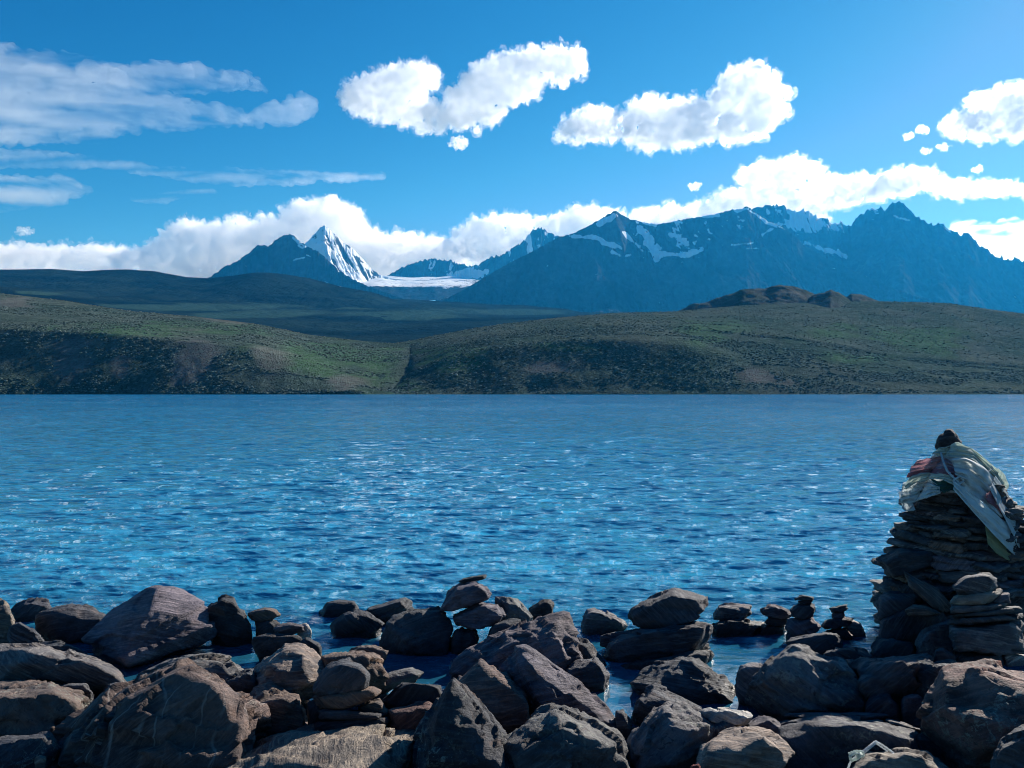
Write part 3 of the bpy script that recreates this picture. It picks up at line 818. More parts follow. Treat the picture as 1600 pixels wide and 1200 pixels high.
def mat_rock(name, lichen=0.0, vein=0.0, streak=1.0):
    t = NT(name)
    tc = t.n('ShaderNodeTexCoord'); g = t.n('ShaderNodeNewGeometry'); oi = t.n('ShaderNodeObjectInfo')
    rot = t.n('ShaderNodeCombineXYZ')
    t.link(t.math('MULTIPLY', oi.outputs['Random'], 1.1), rot.inputs[0])
    t.link(t.math('SUBTRACT', t.math('MULTIPLY', oi.outputs['Random'], 1.6), .8), rot.inputs[1])
    t.link(t.math('MULTIPLY', oi.outputs['Random'], 37.0), rot.inputs[2])
    mp = t.n('ShaderNodeMapping'); t.link(tc.outputs['Object'], mp.inputs[0]); t.link(rot.outputs[0], mp.inputs['Rotation'])
    off = t.n('ShaderNodeCombineXYZ'); t.link(t.math('MULTIPLY', oi.outputs['Random'], 91.0), off.inputs[0]); t.link(off.outputs[0], mp.inputs['Location'])
    vec = mp.outputs[0]
    big = t.noise(vec, 3.2, 6, .6, .4)
    fine = t.noise(vec, 38.0, 6, .7)
    st = t.noise(t.mapping(vec, (4.0, 4.0, 46.0)), 1.0, 5, .65, .7)
    speck = t.noise(vec, 150.0, 3, .6)
    base = oi.outputs['Color']
    dk = t.mix(1.0, base, (.28, .29, .34), 'MULTIPLY'); lt = t.mix(1.0, base, (1.9, 1.78, 1.62), 'MULTIPLY')
    c = t.mix(t.ramp(big, [(.38, 0), (.62, 1)]), dk, base)
    c = t.mix(t.ramp(st, [(.48, 0), (.66, .75 * streak)]), c, lt)
    c = t.mix(t.ramp(st, [(.28, .8 * streak), (.42, 0)]), c, dk)
    rust = t.noise(vec, 5.5, 5, .65, .8)
    c = t.mix(t.ramp(rust, [(.56, 0), (.68, .5)]), c, t.mix(.5, base, (.20, .095, .045)))
    c = t.mix(t.ramp(fine, [(.3, .55), (.5, 0)]), c, dk)
    c = t.mix(t.ramp(speck, [(.62, 0), (.72, .35)]), c, lt)
    if lichen:
        ln = t.noise(vec, 22.0, 8, .74, .7)
        lb = t.noise(vec, 2.6, 3, .5)
        m = t.math('MULTIPLY', t.ramp(ln, [(.53, 0), (.58, 1)]), t.ramp(lb, [(.46, 0), (.60, 1)]))
        c = t.mix(t.math('MULTIPLY', m, lichen), c, (.25, .26, .22))
        ln2 = t.noise(vec, 21.0, 6, .7, .5)
        c = t.mix(t.math('MULTIPLY', t.ramp(ln2, [(.57, 0), (.62, 1)]), .85 * lichen), c, (.028, .030, .032))
    if vein:
        for k, (sc, rr) in enumerate(((1.3, (0, .3, .2)), (2.1, (.5, 1.2, .9)), (1.7, (1.1, .2, 2.0)))):
            w = t.n('ShaderNodeTexWave', wave_type='BANDS'); w.inputs['Scale'].default_value = sc
            w.inputs['Distortion'].default_value = 5.0; w.inputs['Detail'].default_value = 3.0; w.inputs['Detail Scale'].default_value = 1.2
            t.link(t.mapping(vec, (1, 1, 1), rr), w.inputs['Vector'])
            brk = t.noise(vec, 4.0 + k, 3, .5)
            m = t.math('MULTIPLY', t.ramp(w.outputs['Fac'], [(.990, 0), (.999, 1)]), t.ramp(brk, [(.45, 0), (.6, 1)]))
            c = t.mix(t.math('MULTIPLY', m, vein), c, (.36, .33, .30))
    # wet band at the waterline
    sp = t.n('ShaderNodeSeparateXYZ'); t.link(g.outputs['Position'], sp.inputs[0])
    wet = t.n('ShaderNodeMapRange'); t.link(t.math('ADD', sp.outputs[2], t.math('MULTIPLY', t.math('SUBTRACT', big, .5), .10)), wet.inputs[0])
    wet.inputs[1].default_value = .10; wet.inputs[2].default_value = .04; wet.inputs[3].default_value = 0; wet.inputs[4].default_value = 1
    c = t.mix(t.math('MULTIPLY', wet.outputs[0], .62), c, (.012, .013, .015))
    p = t.n('ShaderNodeBsdfPrincipled')
    p.inputs['Specular IOR Level'].default_value = .35
    t.link(c, p.inputs['Base Color'])
    t.link(t.math('SUBTRACT', t.math('ADD', .62, t.math('MULTIPLY', fine, .3)), t.math('MULTIPLY', wet.outputs[0], .45)), p.inputs['Roughness'])
    hgt = t.math('ADD', t.math('MULTIPLY', st, .8 * streak), t.math('ADD', t.math('MULTIPLY', fine, .55), t.math('MULTIPLY', t.noise(vec, 11.0, 6, .7, .6), 1.0)))
    b = t.n('ShaderNodeBump'); b.inputs['Strength'].default_value = 1.0; b.inputs['Distance'].default_value = .038
    t.link(hgt, b.inputs['Height']); t.link(b.outputs[0], p.inputs['Normal'])
    t.link(p.outputs[0], t.out.inputs[0])
    return t.m
M_ROCK = mat_rock("layered_rock")
M_LICH = mat_rock("lichened_rock", lichen=.8, streak=.5)
M_VEIN = mat_rock("quartz_veined_rock", vein=.6, streak=.7)
MATS = {'r': M_ROCK, 'l': M_LICH, 'v': M_VEIN}

def hull_planes(q):
    bm = bmesh.new()
    for p in q: bm.verts.new(p)
    r = bmesh.ops.convex_hull(bm, input=bm.verts)
    bm.normal_update()
    N, H = [], []
    for f in bm.faces:
        n = np.array(f.normal[:]); v = np.array(f.verts[0].co[:]); h = n @ v
        if h < 0: n, h = -n, -h
        N.append(n); H.append(max(h, .06))
    bm.free()
    return np.array(N), np.array(H)

def rock_geometry(pts, seed, level=5, chips=10, chip=(.74, .95), p=300, rough=1.0, strata=1.0, lumps=1.0, fract=1.0):
    rng = np.random.default_rng(seed)
    pts = np.array(pts, float)
    lo, hi = pts.min(0), pts.max(0)
    c = (lo + hi) / 2; half = np.maximum((hi - lo) / 2, .01)
    q = (pts - c) / half
    N, H = hull_planes([tuple(a) for a in q])
    if chips > 0:
        m = rng.normal(size=(chips, 3)); m /= np.linalg.norm(m, axis=1)[:, None]
        s = (q @ m.T).max(0) * rng.uniform(chip[0], chip[1], chips)
        N = np.vstack([N, m]); H = np.concatenate([H, np.maximum(s, .1)])
    d, f = ico(level)
    k = np.maximum(d @ N.T / H, 1e-4)
    mx = k.max(1, keepdims=True)
    r = 1.0 / (mx[:, 0] * ((k / mx) ** p).sum(1) ** (1.0 / p))
    P = d * r[:, None] * half * 1.045
    size = float(np.median(half)) * 1.3
    # fracture faces: cells of the surface set in or out and tilted, with a sharp step between them
    K = max(14, min(70, len(d) // 260))
    S = rng.normal(size=(K, 3)); S /= np.linalg.norm(S, axis=1)[:, None]
    dw = d + np.stack([fbm(d * 2.6 + q0, 3, seed + 60 + q0) for q0 in (1, 2, 3)], 1) * .15
    cell = np.argmax(dw @ S.T, 1)
    G = rng.normal(size=(K, 3)) * .16
    frac = (rng.uniform(-.5, .5, K) * .10)[cell] + ((d - S[cell]) * G[cell]).sum(1)
    frac = np.clip(frac, -.11, .045) * fract
    P = P * (1 + frac)[:, None]
    n = P / half ** 2; n /= np.linalg.norm(n, axis=1)[:, None]
    n = (n + d) ; n /= np.linalg.norm(n, axis=1)[:, None]
    o = rng.uniform(0, 50, 3)
    low = fbm(P / size * 1.3 + o, 3, seed) * .034 * size * lumps
    mid = (ridged(P / size * 3.2 + o, 4, seed + 3, .55) - .7) * .065 * size * rough
    fin = fbm(P / size * 11 + o, 3, seed + 7, .6) * .016 * size * rough
    sdir = rng.normal(size=3) * np.array([.45, .35, .4]) + np.array([0, 0, 1.0]); sdir /= np.linalg.norm(sdir)
    tt = (P @ sdir) / (.16 * size) + fbm(P / size * 1.5, 2, seed + 9) * 1.2
    led = tt - np.floor(tt)
    lidx = np.floor(tt)
    la = hash3(lidx.astype(np.int64), lidx.astype(np.int64) * 0, lidx.astype(np.int64) * 0, seed)
    stp = ((la - .5) * .075 + (led ** 3) * .014) * size * strata
    P = P + n * (low + mid + fin + stp)[:, None]
    return P, f, c

def add_rock(name, label, cat, pts, seed, tone='slate', mat='r', group=None, level=5, **kw):
    P, f, c = rock_geometry(pts, seed, level, **kw)
    me = tri_mesh(name, P, f, MATS[mat])
    o = bpy.data.objects.new(name, me); COL.objects.link(o); o.location = c
    rng = random.Random(seed * 7 + 1); k = rng.uniform(.86, 1.14)
    col = [v * 1.15 for v in TONES[tone]]
    o.color = (col[0] * k * rng.uniform(.95, 1.05), col[1] * k, col[2] * k * rng.uniform(.95, 1.05), 1)
    return tag(o, label, cat, group)

CROPS = {1: (0, 850), 2: (350, 850), 3: (650, 850), 4: (900, 850), 5: (1200, 850), 0: None}
def conv(crop, pts):
    if crop == 0: return [tuple(p[:2]) for p in pts]
    ox, oy = CROPS[crop]; s = 400.0 / 1371.0
    return [(x * s + ox, y * s + oy) for x, y, *_ in pts]

def outline_rock(name, label, cat, crop, outline, Y, tone='slate', mat='r', T=None, ridge=(), sink=.15, seed=None, group=None, level=None, front=.80, tilt=.18, **kw):
    o = conv(crop, outline)
    xs, ys = [a for a, b in o], [b for a, b in o]
    w, h = (max(xs) - min(xs)) / F * Y, (max(ys) - min(ys)) / F * Y
    if T is None: T = .85 * min(w, 1.7 * h)
    cx, cyy = sum(xs) / len(xs), sum(ys) / len(ys)
    y0, y1 = min(ys), max(ys)
    if level is None: level = 6 if (max(xs) - min(xs)) > 150 else 5
    (xl, yl), (xr, yr) = min(o), max(o)
    pts = []
    for (x, y) in o:
        rel = (y1 + y0 - 2 * y) / (y1 - y0)          # 1 at the top, -1 at the bottom
        dY = tilt * T * rel
        pts.append(wp(x, y, Y + dY))
        if sink and (rel < -.15 or y > yl + (yr - yl) * (x - xl) / max(xr - xl, 1) + 2):
            b = wp(x, y, Y + dY * .6); b.z -= sink; b.y += .1 * T; pts.append(b)
    if not ridge:
        for (x, y) in o:
            pts.append(wp(cx + (x - cx) * front, cyy + (y - cyy) * front + .07 * (y1 - y0), Y - .45 * T))
    for (x, y) in o:
        pts.append(wp(cx + (x - cx) * .6, cyy + (y - cyy) * .55, Y + .55 * T))
    if ridge:
        for (x, y), r in zip(conv(crop, ridge), ridge): pts.append(wp(x, y, Y + r[2] * .6))
    if seed is None: seed = 1000 + outline_rock.n
    outline_rock.n += 1
    return add_rock(name, label, cat, pts, seed, tone, mat, group, level, **kw)
outline_rock.n = 0
R = outline_rock
GS = "rocks along the shore"

# -- left part of the shore
R('rock', "pale tan rock cut by the left edge of the picture, beside the water", 'rock', 1, [(0, 268), (35, 285), (72, 400), (80, 480), (50, 545), (-60, 560), (-140, 440), (-90, 290)], 6.6, 'tan', group=GS)
R('rock', "low dark rock standing alone in the lake behind the pale tan rock", 'rock', 1, [(60, 350), (100, 312), (190, 268), (240, 278), (277, 345), (275, 390), (200, 425), (70, 415)], 7.5, 'slate', group=GS)
R('rock', "wide dark blocky rock between the lone lake rock and the pyramid boulder", 'rock', 1, [(195, 372), (330, 337), (420, 330), (500, 345), (580, 378), (540, 470), (400, 518), (270, 528), (205, 490)], 6.9, 'slate', group=GS, chips=12)
R('rock', "small dark rock wedged beside the pale tan rock", 'rock', 1, [(70, 405), (110, 415), (160, 450), (240, 510), (180, 555), (60, 550), (30, 470)], 6.45, 'slate', group=GS)
R('rock', "flat dark rock lying in the water at the foot of the pyramid boulder", 'rock', 1, [(150, 548), (210, 520), (290, 512), (380, 540), (470, 590), (440, 612), (260, 605)], 6.1, 'slate', group=GS)
R('boulder', "large purple-grey boulder shaped like a pyramid, standing in the water", 'boulder', 1, [(470, 500), (540, 440), (620, 375), (780, 268), (835, 252), (940, 254), (1040, 305), (1112, 345), (1105, 440), (1000, 470), (850, 560), (700, 635), (640, 615), (540, 560)], 6.5, 'purple', T=1.3,
  ridge=[(835, 256, -.05), (800, 360, -.45), (690, 540, -.75), (665, 590, -.8), (690, 630, -.8), (940, 258, .2), (1100, 430, -.1), (480, 510, -.2)], group=GS, chips=0, strata=.9, lumps=.3, rough=.5, fract=.12)
R('rock', "upright dark rounded rock leaning right beside the pyramid boulder", 'rock', 1, [(1078, 375), (1130, 308), (1190, 276), (1250, 298), (1310, 368), (1345, 500), (1270, 520), (1190, 505), (1135, 450)], 6.75, 'dark', group=GS, lumps=.6)
R('rock', "long flat grey boulder at the left edge, sloping to the little inlet", 'rock', 1, [(-160, 600), (0, 548), (130, 540), (260, 552), (400, 588), (560, 640), (645, 685), (610, 735), (520, 745), (330, 745), (230, 735), (0, 722), (-160, 720)], 5.75, 'gray', T=.75, group=GS, tilt=.5)
R('boulder', "mossy brown-topped boulder at the left edge below the long flat one", 'boulder', 1, [(-160, 760), (0, 735), (70, 725), (190, 710), (300, 765), (450, 830), (440, 880), (380, 960), (280, 1060), (100, 1110), (-160, 1120)], 4.95, 'brown', 'l', T=.9, group=GS, tilt=.4)
R('rock', "small block with a pale right end behind the mossy boulder", 'rock', 1, [(300, 765), (380, 752), (460, 752), (502, 795), (455, 850), (380, 835)], 5.25, 'gray', group=GS)
R('rock', "small grey-green rock at the edge of the inlet behind the veined boulder", 'rock', 1, [(550, 795), (600, 752), (650, 743), (725, 778), (790, 830), (700, 880), (570, 880)], 5.15, 'slate', group=GS)
R('rock', "broad pale grey rock peering over the veined boulder", 'rock', 1, [(730, 745), (790, 690), (950, 612), (1080, 588), (1150, 580), (1225, 590), (1305, 685), (1200, 760), (1000, 800), (800, 800)], 5.5, 'gray', group=GS, tilt=.5, T=.8)
R('boulder', "dark mottled boulder in the bottom left corner", 'boulder', 1, [(-200, 1050), (-50, 1040), (120, 1050), (250, 1020), (330, 1090), (300, 1180), (250, 1270), (-200, 1280)], 4.3, 'slate', 'l', group=GS)
R('boulder', "huge brown boulder with thin white quartz veins across its dark face", 'boulder', 1, [(258, 1110), (330, 1010), (400, 930), (560, 822), (700, 790), (860, 692), (985, 656), (1060, 690), (1130, 742), (1290, 838), (1378, 872), (1385, 1000), (1370, 1100), (1310, 1230), (1000, 1290), (500, 1290), (270, 1200)], 4.45, 'brown', 'v', T=1.25,
  ridge=[(860, 770, -.35), (1010, 700, -.2), (1130, 770, -.35), (700, 840, -.5), (600, 960, -.7), (500, 1180, -.8), (1250, 960, -.5), (1280, 1180, -.6), (900, 1200, -.75)], group=GS, chips=5, chip=(.92, .99), lumps=.7)
R('rock', "dark sliver of rock between the veined boulder and the tan layered rock", 'rock', 2, [(-10, 735), (60, 700), (180, 668), (200, 760), (170, 830), (80, 810), (0, 790)], 5.15, 'slate', group=GS)
R('rock', "small tan stone at the lower left tip of the veined boulder", 'rock', 1, [(180, 1155), (215, 1138), (248, 1142), (232, 1190), (200, 1200)], 4.05, 'tan', group=GS, level=4, sink=.1)
# small rocks by the upright one
R('stone', "small oval stone perched on a dark rock beside the upright dark rock", 'stone', 2, [(130, 372), (170, 350), (230, 340), (275, 352), (303, 380), (260, 402), (200, 415), (150, 408)], 6.75, 'brown', group=GS, sink=0, level=4)
R('rock', "dark wet rock under the small oval stone", 'rock', 2, [(165, 412), (230, 405), (310, 420), (318, 470), (270, 500), (180, 500)], 6.75, 'dark', group=GS, level=4)
R('stone', "flat reddish stone with a pale chipped end, resting on wet stones", 'stone', 2, [(262, 450), (300, 428), (340, 420), (410, 424), (430, 432), (420, 470), (360, 490), (280, 482)], 6.35, 'purple', group=GS, sink=0, level=4)
R('stone', "small pale grey stone touching the flat reddish stone", 'stone', 2, [(395, 470), (405, 430), (440, 420), (472, 465), (450, 490), (410, 495)], 6.4, 'pale', group=GS, sink=.05, level=4)
R('rock', "low black rock in the water under the flat reddish stone", 'rock', 2, [(150, 500), (250, 482), (380, 485), (420, 510), (380, 560), (240, 570), (170, 540)], 6.25, 'dark', group=GS, level=4)
R('rock', "low black rock in the water between tan layered rock and open inlet", 'rock', 2, [(395, 520), (440, 505), (500, 520), (520, 560), (490, 590), (430, 590)], 6.15, 'dark', group=GS, level=4)
R('boulder', "sunlit tan boulder with fine layers, left of the slate stack", 'boulder', 2, [(180, 655), (215, 610), (250, 585), (330, 523), (390, 526), (440, 550), (500, 598), (547, 660), (520, 720), (430, 790), (300, 800), (200, 770)], 5.3, 'tan', T=.75, group=GS, tilt=.5, strata=1.8)
R('boulder', "dark brown boulder with a rusty crest between veined boulder and slate stack", 'boulder', 2, [(95, 805), (150, 780), (215, 757), (300, 800), (440, 800), (480, 900), (450, 1010), (330, 1080), (180, 1090), (120, 960)], 4.85, 'brown', group=GS)
# middle-left shore
R('rock', "flat brown rock lying behind the top of the slate stack", 'rock', 2, [(528, 605), (600, 585), (650, 574), (800, 588), (882, 645), (875, 682), (800, 705), (700, 690), (560, 680)], 5.5, 'brown', T=.6, group=GS, tilt=.5)
R('rock', "low brown rock in the water behind the flat brown one", 'rock', 2, [(650, 570), (720, 544), (800, 548), (892, 568), (830, 606), (720, 600)], 6.0, 'brown', group=GS, level=4)
R('slab', "wet grey slate slab slanting into the bright pool", 'slab', 2, [(780, 725), (850, 698), (1000, 664), (1062, 690), (1010, 716), (900, 745), (840, 768), (785, 765)], 5.6, 'gray', group=GS, tilt=.6, sink=.05)
R('rock', "smooth dark rounded rock beside the bright pool", 'rock', 2, [(848, 830), (870, 780), (905, 750), (960, 730), (1090, 735), (1197, 772), (1185, 830), (1130, 870), (980, 900), (880, 885)], 5.0, 'dark', group=GS, rough=.5, strata=.4)
R('rock', "reddish rounded rock under the smooth dark one", 'rock', 2, [(880, 890), (940, 862), (1040, 846), (1105, 856), (1142, 885), (1115, 950), (1060, 1020), (960, 1030), (890, 960)], 4.75, 'red', group=GS, rough=.6)
R('boulder', "broad layered slab boulder in front, carrying the slate stack", 'boulder', 2, [(70, 1210), (200, 1090), (300, 1040), (400, 1008), (520, 1015), (700, 1010), (880, 966), (1000, 985), (1058, 1030), (1030, 1150), (1000, 1270), (500, 1300), (60, 1290)], 4.3, 'tan', T=1.1, group=GS, tilt=.45, strata=1.7,
  ridge=[(480, 1080, -.2), (700, 1075, -.2), (900, 1060, -.25), (980, 1110, -.35), (300, 1180, -.4), (600, 1200, -.5), (900, 1190, -.5)])
# rocks standing in the lake
R('rock', "jagged wet rock farthest out in the lake, waves washing round it", 'rock', 2, [(498, 372), (555, 310), (600, 298), (650, 312), (700, 306), (705, 345), (740, 390), (700, 430), (560, 430)], 7.6, 'dark', group=GS, level=4)
R('rock', "dark wedge of rock in front of the jagged wet one", 'rock', 2, [(580, 425), (640, 380), (700, 352), (760, 372), (852, 425), (835, 490), (700, 505), (592, 480)], 7.0, 'dark', group=GS)
R('rock', "rounded dark rock with upright ribs behind the square block", 'rock', 2, [(755, 350), (850, 335), (960, 291), (1000, 305), (1016, 340), (1010, 380), (900, 420), (790, 410)], 7.4, 'slate', group=GS)
R('boulder', "square dark block standing in the water beside the balanced rocks", 'boulder', 2, [(832, 512), (850, 440), (865, 400), (1010, 352), (1160, 344), (1205, 400), (1218, 450), (1190, 560), (1150, 590), (1000, 565), (900, 550)], 6.55, 'slate', T=.85, group=GS, ridge=[(1000, 365, -.1), (1000, 560, -.45), (870, 430, -.2), (1160, 580, -.35), (1165, 360, 0)], chips=3, fract=.5)
R('stone', "thin dark flat stone balanced on top of the tallest rock pile", 'stone', 3, [(225, 198), (262, 182), (372, 162), (376, 184), (300, 202), (240, 212)], 6.75, 'dark', group=GS, sink=0, level=4, T=.14)
R('rock', "big tilted brown rock balanced near the top of the pile", 'rock', 3, [(126, 342), (145, 285), (172, 235), (250, 208), (342, 190), (380, 225), (406, 272), (380, 298), (290, 330), (190, 358)], 6.7, 'purple', group=GS, sink=0, T=.45)
R('rock', "angular brown rock wedged under the big balanced one", 'rock', 3, [(180, 392), (260, 350), (370, 302), (440, 322), (476, 375), (430, 432), (360, 446), (285, 450), (200, 420)], 6.65, 'purple', group=GS, sink=0, T=.45)
R('rock', "small black rock at the bottom of the balanced pile, in the water", 'rock', 3, [(180, 520), (208, 462), (250, 448), (322, 460), (337, 500), (300, 560), (240, 603), (195, 570)], 6.55, 'dark', group=GS, level=4, T=.3)
R('rock', "leaning rock with a pale sunlit edge right of the balanced pile", 'rock', 3, [(425, 300), (440, 275), (482, 269), (540, 300), (580, 345), (617, 390), (560, 415), (480, 420), (440, 370)], 6.85, 'gray', group=GS)
R('rock', "small black rock in the lake right of the leaning pale-edged rock", 'rock', 3, [(594, 346), (650, 318), (710, 296), (739, 320), (736, 380), (680, 392), (620, 392)], 7.3, 'dark', group=GS, level=4)
R('rock', "dark rock half hidden behind the big purple-grey boulder", 'rock', 3, [(370, 505), (385, 460), (425, 428), (500, 405), (560, 410), (560, 480), (450, 520)], 6.45, 'slate', group=GS, level=4)
R('boulder', "big purple-grey sloping boulder in the middle of the shore", 'boulder', 3, [(208, 680), (240, 600), (285, 568), (400, 500), (550, 430), (680, 395), (772, 375), (800, 398), (835, 470), (855, 530), (872, 625), (790, 690), (600, 700), (400, 700), (260, 710)], 5.95, 'purple', T=.95, group=GS,
  ridge=[(760, 400, .1), (720, 500, -.35), (540, 560, -.45), (440, 660, -.5), (640, 640, -.5), (800, 600, -.35), (300, 620, -.25)], chips=5)
R('rock', "dark rock sloping into the water right of the purple-grey boulder", 'rock', 3, [(845, 515), (880, 514), (925, 522), (975, 590), (1035, 660), (980, 690), (900, 680), (860, 610)], 6.2, 'slate', group=GS, level=4)
R('rock', "dark low rock mirrored in the still triangular pool", 'rock', 3, [(775, 695), (860, 635), (950, 598), (985, 640), (1055, 742), (1010, 800), (920, 815), (830, 770)], 5.75, 'slate', group=GS)
R('boulder', "rusty brown slanting boulder in the centre foreground", 'boulder', 3, [(178, 725), (230, 665), (312, 610), (350, 618), (400, 650), (520, 730), (642, 812), (640, 925), (560, 1020), (440, 1010), (300, 960), (220, 860)], 4.95, 'brown', T=.75, group=GS, ridge=[(330, 640, -.05), (500, 770, -.25), (620, 850, -.3), (440, 950, -.4), (600, 940, -.35), (250, 760, -.25)], chips=6)
R('boulder', "long brown boulder sloping down to the right towards the triangular pool", 'boulder', 3, [(450, 672), (500, 620), (555, 580), (612, 577), (640, 592), (740, 665), (860, 755), (985, 852), (1090, 950), (1105, 1090), (1000, 1080), (860, 1010), (680, 920), (600, 800)], 5.05, 'purple', T=.7, group=GS, ridge=[(600, 620, -.05), (700, 760, -.3), (900, 900, -.35), (1060, 1010, -.3), (700, 880, -.4), (560, 690, -.25)], chips=5)
R('boulder', "dark pointed boulder rising like a shark fin in front", 'boulder', 3, [(-60, 1160), (0, 1060), (60, 960), (118, 870), (160, 770), (200, 706), (262, 770), (330, 880), (400, 985), (480, 1090), (620, 1200), (650, 1290), (-90, 1300)], 4.15, 'dark', 'l', T=.85, group=GS, ridge=[(205, 760, -.1), (120, 960, -.35), (60, 1150, -.5), (300, 1000, -.3), (420, 1180, -.45)], chips=4, lumps=.6)
R('boulder', "lumpy grey-brown boulder with tiny pale spots beside the fin-shaped one", 'boulder', 3, [(455, 1050), (520, 1010), (600, 970), (660, 915), (740, 874), (800, 878), (860, 920), (920, 970), (1050, 1010), (1100, 1080), (1160, 1210), (1140, 1290), (640, 1290), (500, 1180)], 4.35, 'gray', 'l', T=.85, group=GS, lumps=1.6, rough=1.4)
R('rock', "narrow upright shard between the long brown boulder and the pool", 'rock', 3, [(1068, 905), (1108, 884), (1140, 940), (1166, 1000), (1140, 1080), (1110, 1110), (1080, 1050)], 4.95, 'slate', group=GS, level=4, T=.2)
R('rock', "low wet rock glinting in the sun among the waves", 'rock', 3, [(883, 400), (905, 362), (935, 343), (985, 350), (1060, 385), (1135, 432), (1090, 475), (960, 500), (900, 460)], 7.15, 'gray', group=GS)
# right middle
R('rock', "dark flat-topped boulder resting on another, in the lake right of centre", 'rock', 4, [(270, 375), (300, 345), (355, 318), (450, 272), (522, 240), (562, 262), (690, 284), (724, 340), (680, 385), (620, 412), (500, 440), (380, 462), (290, 432)], 6.75, 'slate', group=GS, sink=0, T=.6, strata=1.6)
R('rock', "long dark rounded boulder carrying the dark flat-topped one", 'rock', 4, [(147, 545), (155, 500), (200, 485), (400, 452), (600, 425), (715, 430), (700, 470), (640, 545), (600, 582), (430, 635), (300, 655), (200, 660), (158, 605)], 6.5, 'slate', group=GS, T=.55, strata=1.4)
R('rock', "flat wet rock under the long dark rounded boulder", 'rock', 4, [(215, 665), (330, 625), (480, 600), (620, 572), (722, 566), (712, 608), (600, 640), (430, 680), (300, 700)], 6.2, 'slate', group=GS, tilt=.5, level=4)
R('boulder', "dark boulder with a pale crest and shadowed face right of the pool", 'boulder', 4, [(292, 748), (370, 690), (450, 642), (620, 593), (705, 620), (770, 675), (835, 745), (888, 812), (885, 890), (760, 900), (620, 880), (480, 830), (340, 800)], 5.65, 'slate', T=.8, group=GS,
  ridge=[(610, 615, 0), (480, 690, -.2), (420, 760, -.4), (640, 720, -.35), (840, 850, -.35), (600, 860, -.45)], chips=4)
R('rock', "dark green-grey rock at the near edge of the still pool", 'rock', 4, [(303, 905), (335, 830), (370, 770), (440, 760), (540, 795), (655, 880), (600, 960), (480, 1000), (345, 965)], 5.15, 'slate', group=GS)
R('boulder', "angular boulder with a bright quartz-crusted edge in front of the pool", 'boulder', 4, [(255, 1105), (330, 1010), (400, 930), (450, 880), (492, 844), (560, 858), (640, 910), (750, 960), (860, 990), (800, 1060), (720, 1200), (640, 1290), (280, 1290)], 4.45, 'gray', 'l', T=.85, group=GS,
  ridge=[(500, 880, -.05), (540, 960, -.3), (640, 970, -.3), (560, 1150, -.45), (400, 1060, -.3), (350, 1200, -.4)], chips=5)
R('slab', "pale cream flat slab lying on top of the angular boulder", 'slab', 4, [(646, 896), (700, 877), (800, 882), (920, 897), (934, 925), (905, 955), (870, 972), (740, 960), (690, 930)], 4.55, 'pale', group=GS, sink=0, T=.22, strata=1.5)
R('rock', "reddish-grey rock with one white vein beside the pale slab", 'rock', 4, [(905, 965), (940, 925), (1022, 904), (1070, 948), (1140, 1020), (1140, 1090), (1060, 1110), (960, 1060)], 4.6, 'purple', 'v', group=GS)
R('rock', "tan rough rock in front below the reddish-grey one", 'rock', 4, [(640, 1180), (680, 1100), (730, 1050), (850, 1000), (960, 984), (1040, 1030), (1105, 1080), (1150, 1125), (1130, 1200), (1090, 1290), (660, 1290)], 4.05, 'tan', group=GS, T=.7, rough=1.5)
R('rock', "greenish blocky rock in the lake left of the three small stacks", 'rock', 4, [(742, 370), (752, 335), (805, 316), (870, 318), (938, 328), (936, 375), (890, 405), (800, 410), (742, 400)], 7.2, 'gray', group=GS, sink=0, level=4)
R('rock', "dark wet base rock under the greenish block", 'rock', 4, [(706, 480), (730, 410), (800, 400), (880, 400), (1000, 425), (980, 465), (925, 520), (830, 545), (740, 545)], 7.05, 'dark', group=GS, tilt=.4)
# right shore
R('boulder', "large boulder spotted with pale lichen on its sunlit shoulder", 'boulder', 5, [(-100, 800), (-60, 700), (50, 600), (130, 532), (200, 530), (330, 598), (420, 645), (500, 690), (527, 760), (515, 880), (440, 910), (300, 905), (60, 900), (-50, 880)], 5.15, 'gray', 'l', T=1.0, group=GS, lumps=1.3,
  ridge=[(140, 570, -.05), (60, 700, -.3), (200, 790, -.45), (350, 850, -.5), (480, 790, -.3), (330, 650, -.2), (0, 860, -.4)], chips=6)
R('rock', "low grey rock at the left foot of the lichen-spotted boulder", 'rock', 4, [(848, 715), (880, 665), (930, 645), (1010, 648), (1000, 740), (930, 810), (870, 790)], 5.4, 'gray', group=GS, level=4)
R('slab', "flat dark slab behind the lichen-spotted boulder, under the small stacks", 'slab', 5, [(90, 520), (170, 500), (300, 478), (395, 485), (412, 505), (400, 535), (300, 570), (180, 560)], 6.3, 'slate', group=GS, tilt=.5)
R('rock', "low dark rock between the flat slab and the tall cairn", 'rock', 5, [(290, 580), (350, 556), (500, 562), (562, 602), (520, 650), (400, 680), (320, 630)], 5.95, 'slate', group=GS, tilt=.5)
R('rock', "square grey rock in front of the tall cairn's left foot", 'rock', 5, [(545, 580), (588, 490), (650, 488), (792, 528), (800, 590), (760, 640), (600, 650)], 6.1, 'slate', group=GS)
R('boulder', "wide dark layered boulder between lichen-spotted boulder and red-brown boulder", 'boulder', 5, [(450, 640), (520, 625), (640, 618), (830, 600), (862, 625), (840, 700), (800, 800), (650, 815), (530, 815), (500, 720)], 5.25, 'slate', T=.7, group=GS, tilt=.4, strata=1.6)
R('rock', "small square dark rock under the wide layered boulder", 'rock', 5, [(512, 865), (540, 825), (570, 805), (650, 797), (690, 835), (708, 930), (690, 970), (560, 960)], 4.9, 'slate', group=GS, level=4)
R('rock', "smooth rounded purple-grey rock beside the small square one", 'rock', 5, [(708, 850), (728, 812), (810, 806), (858, 852), (850, 920), (800, 970), (740, 960), (712, 900)], 4.85, 'purple', group=GS, level=4, rough=.5, strata=.3)
